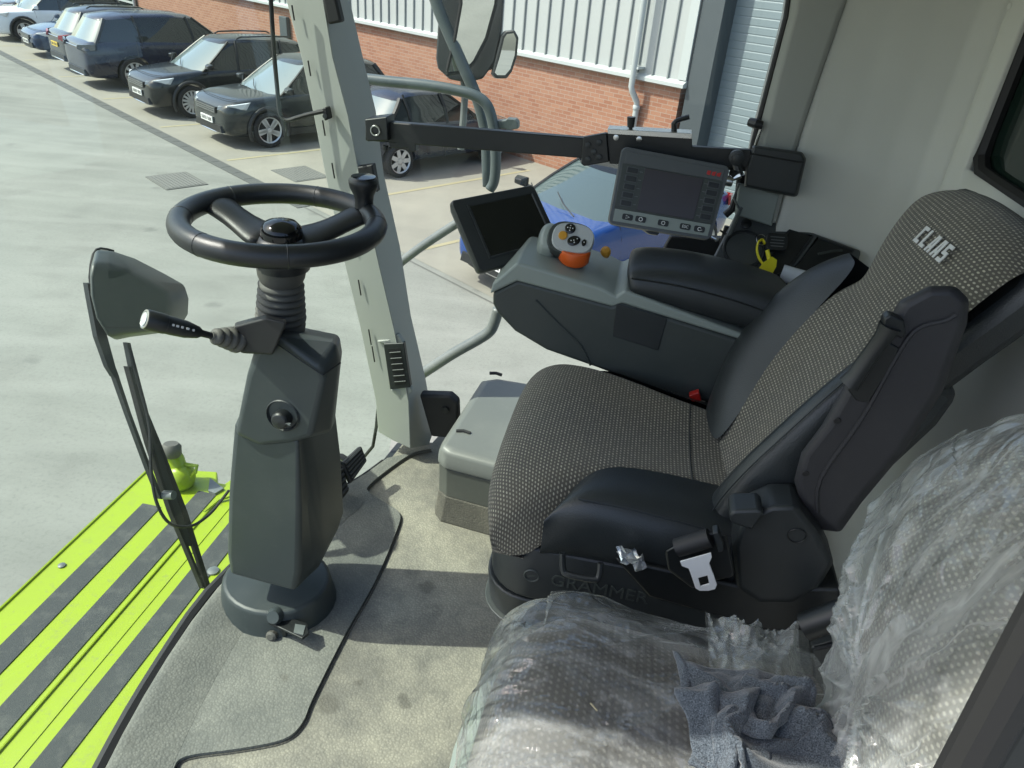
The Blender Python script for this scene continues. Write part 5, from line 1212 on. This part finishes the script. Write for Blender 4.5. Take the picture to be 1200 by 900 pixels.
# --- films
def fbm(p,s,o=0,oct=4):
    a=0; k=1
    for i in range(oct): a+=n3(p,s,o+i*7.3)*k; s*=2.03; k*=.52
    return a
def crease(p,s,o=0):
    d=noise.voronoi(p*s+Vector((o,o,o)))[0]; return min(.6,d[1]-d[0])
def catm(keys,u):
    m=len(keys)-1; f=u*m; i=min(int(f),m-1); f-=i
    p0,p1,p2,p3=keys[max(i-1,0)],keys[i],keys[i+1],keys[min(i+2,m)]
    return [.5*((2*b)+(c-a)*f+(2*a-5*b+4*c-d)*f*f+(3*b-a-3*c+d)*f**3) for a,b,c,d in zip(p0,p1,p2,p3)]
NU,NV=220,180
rows=[]
for i in range(NU):
    u=i/(NU-1); X,Z=catm(PCU,u); Xn,Zn=catm(PCU,min(1,u+.01)); Xp,Zp=catm(PCU,max(0,u-.01))
    tx=Vector((Xn-Xp,0,Zn-Zp)).normalized(); nn=Vector((-tx.z,0,tx.x))
    r=[]
    for j in range(NV):
        f=j/(NV-1); e=abs(f-.5)*2
        y=.36+.45*f
        p=Vector((X+(.03*e**4 if u<.5 else 0),y,Z-.05*e**5))
        q=Vector((p.x*1.0,p.y*2.3,p.z))
        # folds fan from the rear corner; sharp creases from ridged noise
        a=math.atan2(p.y-.95,p.x-.42); rr=math.hypot(p.y-.95,p.x-.42)
        w=.005+.011*(1-abs(noise.noise(Vector((a*3.2,rr*1.2,.3)))*2))**3*(1 if u>.3 else .5)+.005*(1-abs(fbm(q,5,3,2)))**4
        w+=.0008*fbm(q,14,1,2)+crease(Vector((p.x+.2*p.y,p.y*1.9,p.z)),8.,3)*.010+crease(q,19.,8)*.0035
        r.append(p+nn*max(w,.0015)+Vector((0,(f-.5)*.02*e**3,0)))
    rows.append(r)
B=NB(); grid(B,rows); o=out('plastic_cover',B,M['film'],smooth=180); tag(o,'wrinkled clear plastic film draped over the cushion of the passenger seat','plastic cover',None)
rows=[]
keys=[(h,a,b,d) for h,a,b,d in PB]
for i in range(230):
    u=i/229; h,a,b,d=catm(keys,u); a-=.015; b+=.018
    h=h-(.03*(1-u)**2)
    r=[]
    for j in range(180):
        f=j/179; e=abs(f-.5)*2; y=a+(b-a)*f
        hh=h-(.015*e**3 if h>.3 else 0)
        # gathers radiating from a pinch at lower left of the back
        ph=math.atan2(hh-.055,y-.60); rr=math.hypot(hh-.055,y-.60)
        g=(1-abs(noise.noise(Vector((ph*2.6,rr*1.1,4.1)))*2))**3*min(1,rr/.05)*max(0,1-abs(hh-.03)/.30)
        p=Vector((hh,y*1.,0))
        w=.006+.015*g+.007*(1-abs(fbm(Vector((hh*1.3,y*2.4,1)),5,5,2)))**4+.0009*fbm(p,15,9,2)+crease(Vector((hh*1.2,y*2.2,0)),8.,5)*.011+crease(Vector((hh*1.4,y*2.,1)),21.,2)*.0045*max(0,min(1,.5+2.2*noise.noise(Vector((hh*5,y*6,3)))))
        w+=.02*max(0,.05-h)*3*max(0,.5+noise.noise(Vector((y*9,hh*3,2))))
        r.append(QK(hh,y+(f-.5)*.02*e,d-.06*e**4+max(w,.002)))
    rows.append(r)
B=NB(); grid(B,rows); o=out('plastic_cover',B,M['film'],smooth=180); o.data.materials[0]=M['filmback']; tag(o,'gathered clear plastic film pulled over the backrest of the passenger seat','plastic cover',None)
# loose crumpled film between cushion and backrest
rows=[]
for i in range(60):
    u=i/59; r=[]
    for j in range(40):
        v=j/39
        p=Vector((.19+.135*u,.80-.26*v,.725+.02*math.sin(u*3.1)*math.sin(v*2.6+.3)))
        w=.024*(1-abs(noise.noise(Vector((u*2.5,v*2.2,7.7)))*2))**2+.008*(1-abs(noise.noise(Vector((u*8,v*7,1.7)))*2))**2
        r.append(p+Vector((.01*noise.noise(p*12),.018*noise.noise(p*10+Vector((3,0,0))),w)))
    rows.append(r)
B=NB(); grid(B,rows); o=out('plastic_offcut',B,M['film'],smooth=25); tag(o,'crumpled bunch of shiny clear film at the rear of the passenger cushion','plastic film')
# --- grey cloth bundle
t=thing('grey_cloth','heather grey cloth crumpled on the plastic covered passenger cushion','cloth',(.25,.6,.8))
def clothpatch(P4,amp,seed,th=.006,nu=46,nv=46,name='fold'):
    rows=[]
    for i in range(nu):
        u=i/(nu-1); r=[]
        for j in range(nv):
            v=j/(nv-1)
            p=P4[0].lerp(P4[1],u).lerp(P4[3].lerp(P4[2],u),v)
            e=min(u,1-u,v,1-v)
            q=Vector((u*1.7,v*1.7,seed))
            w=amp*((1-abs(noise.noise(q)*2))**2*.9+.5*noise.noise(q*2.1)+.16*noise.noise(q*5))
            s_=Vector((noise.noise(q*1.3+Vector((9,0,0))),noise.noise(q*1.3+Vector((0,9,0))),0))*.022
            r.append(p+s_+Vector((0,0,w*min(1,.35+e*5))))
        rows.append(r)
    B=NB(); grid(B,rows); return out(name,B,M['cloth'],t,smooth=70,solid=th,soff=0)

def Q4(*pp): return [PZ(x,y,z) for x,y,z in pp]
clothpatch(Q4((795,765,.755),(905,800,.77),(905,925,.765),(800,900,.745)),.020,1.3)
clothpatch(Q4((782,806,.775),(880,806,.79),(868,905,.79),(842,905,.765)),.022,5.1)
clothpatch(Q4((840,835,.785),(1000,838,.78),(1065,915,.76),(832,920,.765)),.032,8.7)
clothpatch(Q4((872,795,.775),(945,800,.785),(975,860,.785),(865,855,.79)),.024,3.9)
# straw bits on the film
B=NB(); tube(B,[PZ(692,824,.752),PZ(700,833,.752)],.0012,5); o=out('straw',B,M['yline']); tag(o,'single short piece of straw lying on the plastic covered cushion','straw')
# ================================================================== OUTSIDE OF THE HARVESTER
t=thing('header_panel','lime green sheet metal platform with grey anti-slip strips below the windscreen','machine panel',(-1.8,1.6,-.62))
ZL=-.6
xl=-2.0; xr_=-.70; y0,y1=.0,2.36
B=NB(); prism(B,[(xl,y0,ZL),(xr_,y0,ZL),(xr_,y1-.06,ZL),(-1.42,y1-.02,ZL),(-1.47,y1+.02,ZL),(-1.56,y1+.02,ZL),(-1.60,y1-.04,ZL),(-1.66,y1-.04,ZL),(-1.70,y1+.03,ZL),(xl,y1-.03,ZL)],(0,0,-.05)); pn=out('panel',B,M['lime'],t,smooth=0,bevel=.006)
for xa,xb,ye in ((-1.875,-1.79,2.10),(-1.70,-1.615,2.24),(-1.47,-1.385,2.30)):
    B=NB(); prism(B,[(xa,y0,ZL+.001),(xb,y0,ZL+.001),(xb,ye,ZL+.001),(xa,ye,ZL+.001)],(0,0,.003)); out('grip_strip',B,M['grip'],pn,smooth=0)
B=NB(); tube(B,[(-1.59,y0,ZL+.004),(-1.59,2.2,ZL+.004)],.005,6); prism(B,[(-1.53,y0,ZL),(-1.515,y0,ZL),(-1.515,2.25,ZL),(-1.53,2.25,ZL)],(0,0,.003)); tube(B,[(xl+.005,y0,ZL+.003),(xl+.005,y1-.03,ZL+.003)],.006,6); out('pressed_rib',B,M['lime'],pn)
B=NB(); prism(B,[(-.70,y0,ZL+.002),(-.70,2.3,ZL+.002),(-.70,2.3,-.09),(-.70,y0,-.09)],(.03,0,0)); out('apron',B,M['charcoal'],t,smooth=0)
B=NB(); tube(B,[(-1.60,2.12,ZL+.006),(-1.58,2.2,ZL+.012),(-1.52,2.25,ZL+.02)],.008,6); out('panel_bracket',B,M['lime'],pn)
for bx_,by_ in ((-1.94,.9),(-1.94,1.7),(-1.34,.8),(-1.34,1.5),(-1.34,2.1)):
    B=NB(); lathe(B,[(.014,0),(.014,.006),(.007,.009)],Matrix.Translation((bx_,by_,ZL)),10); out('bolt',B,M['galv'],pn)
B=NB(); c=PZ(250,670,ZL); lathe(B,[(.022,0),(.022,.008),(.010,.012)],Matrix.Translation(c),12); out('bolt',B,M['galv'],pn)
B=NB(); prism(B,[(-1.66,y1-.1,ZL-.02),(-1.45,y1-.1,ZL-.02),(-1.40,y1+.16,ZL-.06),(-1.62,y1+.20,ZL-.06)],(0,0,-.04)); out('end_tab',B,M['lime'],t,smooth=0,bevel=.006)
t=thing('hose_coupling','lime green valve with brown cap and hooked handle at the panel end','valve',PZ(205,540,ZL))
zc=ZL+.06
a=PZ(212,556,zc)
B=NB(); Mv=frame(a,(1,.1,0),(.2,.3,1)); lathe(B,[(.03,-.07),(.055,-.045),(.062,-.01),(.055,.025),(.035,.045)],Mv,18); out('body',B,M['lime'],t,smooth=60)
b=PZ(206,538,zc+.07)
B=NB(); tube(B,[a,b,PZ(200,530,zc+.10)],.036,12); out('neck',B,M['lime'],t)
B=NB(); lathe(B,[(.034,-.01),(.042,0),(.042,.035),(.030,.05)],frame(PZ(201,532,zc+.11),(1,0,0),(-.15,.2,1)),16); out('cap',B,M['bellows'],t,smooth=50)
B=NB(); tube(B,[PZ(212,543,zc+.05),PZ(222,545,zc+.05),PZ(231,546,zc+.05),PZ(229,553,zc+.03),PZ(222,560,zc)],.009,8); out('handle',B,M['lime'],t)
B=NB(); prism(B,[PZ(x,y,ZL+.012) for x,y in ((246,560),(262,572),(252,578),(244,575))],(0,0,-.01)); out('catch',B,M['galv'],t)
# wiper with its motor housing outside the windscreen
wp=((-1.03,1.0,0),(1,0,.205))
def PW(x,y,o=0): return PP(x,y,Vector(wp[0])-Vector((.98,0,.2))*o,wp[1])
t=thing('front_mirror_housing','grey rounded plastic housing in front of the windscreen, left of the steering wheel','housing',PW(160,345,.1))
q=[(112,292),(131,294),(158,303),(193,321),(216,334),(221,350),(220,368),(212,382),(190,390),(152,395),(133,399),(116,372),(108,340),(107,310)]
cxq,cyq=160,350
def sc_(k,dx=0,dy=0): return [(cxq+(x-cxq)*k+dx,cyq+(y-cyq)*k+dy) for x,y in q]
B=NB(); loft(B,[[PW(x,y,.12) for x,y in sc_(.97)],[PW(x,y,.05) for x,y in q],[PW(x,y,.01) for x,y in sc_(.86,-9,4)],[PW(x,y,.0) for x,y in sc_(.76,-13,6)]]); hs=out('housing',B,M['housing'],t,smooth=40,bevel=.012,bseg=4)
B=NB(); tube(B,[PW(x,y,.06) for x,y in ((133,294),(118,291),(109,298),(105,325),(108,350))],.003,6,sm=2); out('edge_gasket',B,M['rubber'],hs)
B=NB(); tube(B,[PW(x,y,.0) for x,y in ((122,384),(165,384),(196,379))],.0012,5); out('housing_seam',B,M['charcoal'],hs)
B=NB(); prism(B,[PW(x,y,.121) for x,y in sc_(.92)],(-.002,0,0)); out('mirror_glass',B,M['mirrorglass'],t,smooth=0)
t=thing('windscreen_wiper','black twin-arm windscreen wiper with blade and washer hose','wiper',PW(150,500))
B=NB()
def strap(B,pts,w,d=.012):
    for (a,b),(a2,b2) in zip(zip(pts,w),zip(pts[1:],w[1:])):
        l=Vector((1,0,0))
        p0,p1,p2,p3=PW(a[0]-b/2,a[1],.03),PW(a[0]+b/2,a[1],.03),PW(a2[0]+b2/2,a2[1],.03),PW(a2[0]-b2/2,a2[1],.03)
        prism(B,[p0,p1,p2,p3],(-d,0,0))
strap(B,[(106,332),(110,350),(120,395),(131,430),(137,442)],[7,9,12,9,6]); 
strap(B,[(136,438),(152,485),(176,550),(190,585)],[5,4,4,4]); out('arm',B,M['charcoal'],t,smooth=30)
B=NB(); strap(B,[(151,402),(160,445),(176,500),(192,550),(208,600),(222,640)],[4,5,6,8,9,7]); out('arm',B,M['charcoal'],t,smooth=30)
B=NB(); strap(B,[(158,450),(186,520),(217,600),(248,698)],[4,6,6,5],.010); out('blade_holder',B,M['rubber'],t,smooth=30)
B=NB(); strap(B,[(152,430),(176,520),(203,600),(240,690)],[3,3,4,3],.014); out('wiper_blade',B,M['rubber'],t,smooth=30)
B=NB(); lathe(B,[(.012,-.01),(.012,.02)],frame(PW(196,580,.02),(0,1,0),(1,0,.2)),12); out('pivot',B,M['galv'],t)
B=NB(); tube(B,[PW(x,y,-.005) for x,y in ((152,408),(163,450),(175,500),(177,550),(184,590),(200,614),(225,616),(245,603),(258,588),(268,575))],.0042,8,sm=5); out('washer_hose',B,M['rubber'],t)
# thin black rod bracket left of the pillar
t=thing('rod_bracket','thin black bent rod clipped to the left side of the pale pillar','rod',PY(380,132,1.96))
B=NB(); tube(B,[PY(x,y,1.93) for x,y in ((315,-40),(318,10),(321,60),(325,105),(327,128),(330,137),(337,141),(348,138),(362,134),(380,130))],.006,8,sm=3); out('rod',B,M['rubber'],t)
B=NB(); prism(B,[PY(x,y,1.925) for x,y in ((377,127),(382,126),(385,140),(380,142))],(0,.03,0)); cp=out('clip',B,M['rubber'],t,bevel=.003)
B=NB(); lathe(B,[(.006,0),(.006,.004)],frame(PY(381,136,1.924),(1,0,0),(0,-1,0)),10); out('screw',B,M['charcoal'],cp)
# handrails outside the side window
YH=2.75
def rail_thing(name,lab,runs,r,mat,Y=YH,cat='handrail',seg=12):
    t=thing(name,lab,cat,PY(*runs[0][0],Y))
    for i,rn in enumerate(runs):
        B=NB(); tube(B,[PY(x,y,Y) for x,y in rn],r,seg,sm=5); out('tube',B,M[mat],t,smooth=180)
    return t
t=rail_thing('handrail','dark grey bent tube handrail outside the side window',[[(400,89),(450,95),(500,100),(540,107),(560,114),(571,124),(577,142),(580,165),(581,190),(579,212),(574,222)]],.020,'tube')
B=NB(); prism(B,[PY(x,y,YH) for x,y in ((580,142),(592,141),(594,139),(604,140),(607,144),(607,151),(595,153),(592,151),(580,151))],(0,.04,0)); out('lamp_bracket',B,M['tube'],t,bevel=.003)
t=rail_thing('mirror_arm','black slanted tube carrying the big exterior mirror',[[(500,-40),(512,5),(535,60),(557,110),(566,140),(570,165),(571,195),(572,218)]],.022,'tube',2.85,'mirror arm')
t=rail_thing('platform_rail','scuffed grey platform rail behind the pillar, upper one under the terminal',[[(448,325),(490,292),(535,262),(560,246)]],.017,'galv',2.6,'handrail')
t=rail_thing('platform_rail','scuffed grey platform rail bending up behind the console, lower one',[[(470,452),(490,441),(530,415),(560,398),(574,388),(580,376),(584,362)]],.022,'galv',2.5,'handrail')
# exterior mirrors
YM=2.95
t=thing('exterior_mirror','large black exterior mirror with tall curved glass above the handrail','mirror',PY(560,50,YM))
q=[(518,-50),(514,20),(511,68),(513,80),(527,93),(547,97),(566,92),(580,72),(588,35),(594,-50)]
B=NB(); loft(B,[[PY(x,y,YM+.10) for x,y in [(550+(a-550)*.9,20+(b-20)*.95) for a,b in q]],[PY(x,y,YM+.04) for x,y in q],[PY(x,y,YM) for x,y in q]]); hs=out('housing',B,M['charcoal'],t,smooth=40,bevel=.006)
B=NB(); g=[(541,-50),(540,5),(533,45),(524,82),(524,87),(545,84),(556,72),(570,45),(581,5),(586,-50)]; cm=PY(553,45,YM-.075); nm=Vector((.58,-.78,-.24)).normalized(); prism(B,[PP(x,y,cm,nm) for x,y in g],-nm*.003); mg=out('mirror_glass',B,M['mirrorglass'],t,smooth=0)
B=NB(); tube(B,[PP(x,y,cm,nm) for x,y in g],.007,6,closed=True); out('glass_rim',B,M['rubber'],hs)
B=NB(); tube(B,[PY(543,92,YM+.05),PY(545,110,YM+.05),PY(543,140,YM+.05),PY(540,175,YM+.05)],.014,10); out('stay',B,M['galv'],t)
t=thing('wide_angle_mirror','small black wide-angle mirror beside the large exterior mirror','mirror',PY(593,65,YM))
q=[(588,42),(593,36),(603,35),(608,44),(606,66),(600,84),(594,92),(582,92),(577,87),(582,66)]
B=NB(); loft(B,[[PY(x-4,y+1,YM+.07) for x,y in [(593+(a-593)*.7,64+(b-64)*.8) for a,b in q]],[PY(x-2,y,YM+.03) for x,y in q],[PY(x,y,YM-.01) for x,y in q]]); hs=out('housing',B,M['charcoal'],t,smooth=40,bevel=.005)
B=NB(); g=[(591,45),(594,40),(602,39),(605,46),(603,65),(598,81),(592,88),(583,88),(580,85),(586,66)]; cm=PY(593,65,YM-.045); nm=Vector((.58,-.81,.05)).normalized(); prism(B,[PP(x,y,cm,nm) for x,y in g],-nm*.002); out('mirror_glass',B,M['mirrorglass'],t,smooth=0)
B=NB(); prism(B,[PY(x,y,YM+.02) for x,y in ((570,50),(584,50),(582,80),(568,84))],(0,.03,0)); out('mount',B,M['rubber'],t,bevel=.005)
# ================================================================== LIGHT
SUN_EL,SUN_AZ=float(51),math.atan2(-.235,-.972)      # azimuth of the sun measured from +X
sd=Vector((math.cos(SUN_AZ)*math.cos(R(SUN_EL)),math.sin(SUN_AZ)*math.cos(R(SUN_EL)),math.sin(R(SUN_EL))))
l=bpy.data.lights.new('sun','SUN'); l.energy=3.0; l.angle=R(.55); l.color=(1,.985,.89)
lo=bpy.data.objects.new('sun',l); COL.objects.link(lo); lo.rotation_euler=(-sd).to_track_quat('-Z','Y').to_euler(); lo.location=(-30,-10,40)
w=bpy.data.worlds.new('World'); sc.world=w; w.use_nodes=True; nt=w.node_tree; nt.nodes.clear()
sk=nt.nodes.new('ShaderNodeTexSky'); sk.sky_type='NISHITA'; sk.sun_disc=False; sk.sun_elevation=R(SUN_EL); sk.sun_rotation=math.pi/2-SUN_AZ
sk.air_density=1.0; sk.dust_density=2.5; sk.ozone_density=.6
bg=nt.nodes.new('ShaderNodeBackground'); bg.inputs[1].default_value=.15
wo=nt.nodes.new('ShaderNodeOutputWorld'); nt.links.new(sk.outputs[0],bg.inputs[0]); nt.links.new(bg.outputs[0],wo.inputs[0])
vs=sc.view_settings; sc.display_settings.display_device='sRGB'; vs.view_transform='Standard'; vs.look='None'; vs.gamma=1; vs.use_curve_mapping=False; vs.exposure=1.1
cy=sc.cycles
cy.max_bounces=10; cy.transparent_max_bounces=16; cy.diffuse_bounces=5; cy.glossy_bounces=4
cy.caustics_reflective=False; cy.caustics_refractive=False; cy.use_denoising=True; cy.sample_clamp_indirect=6
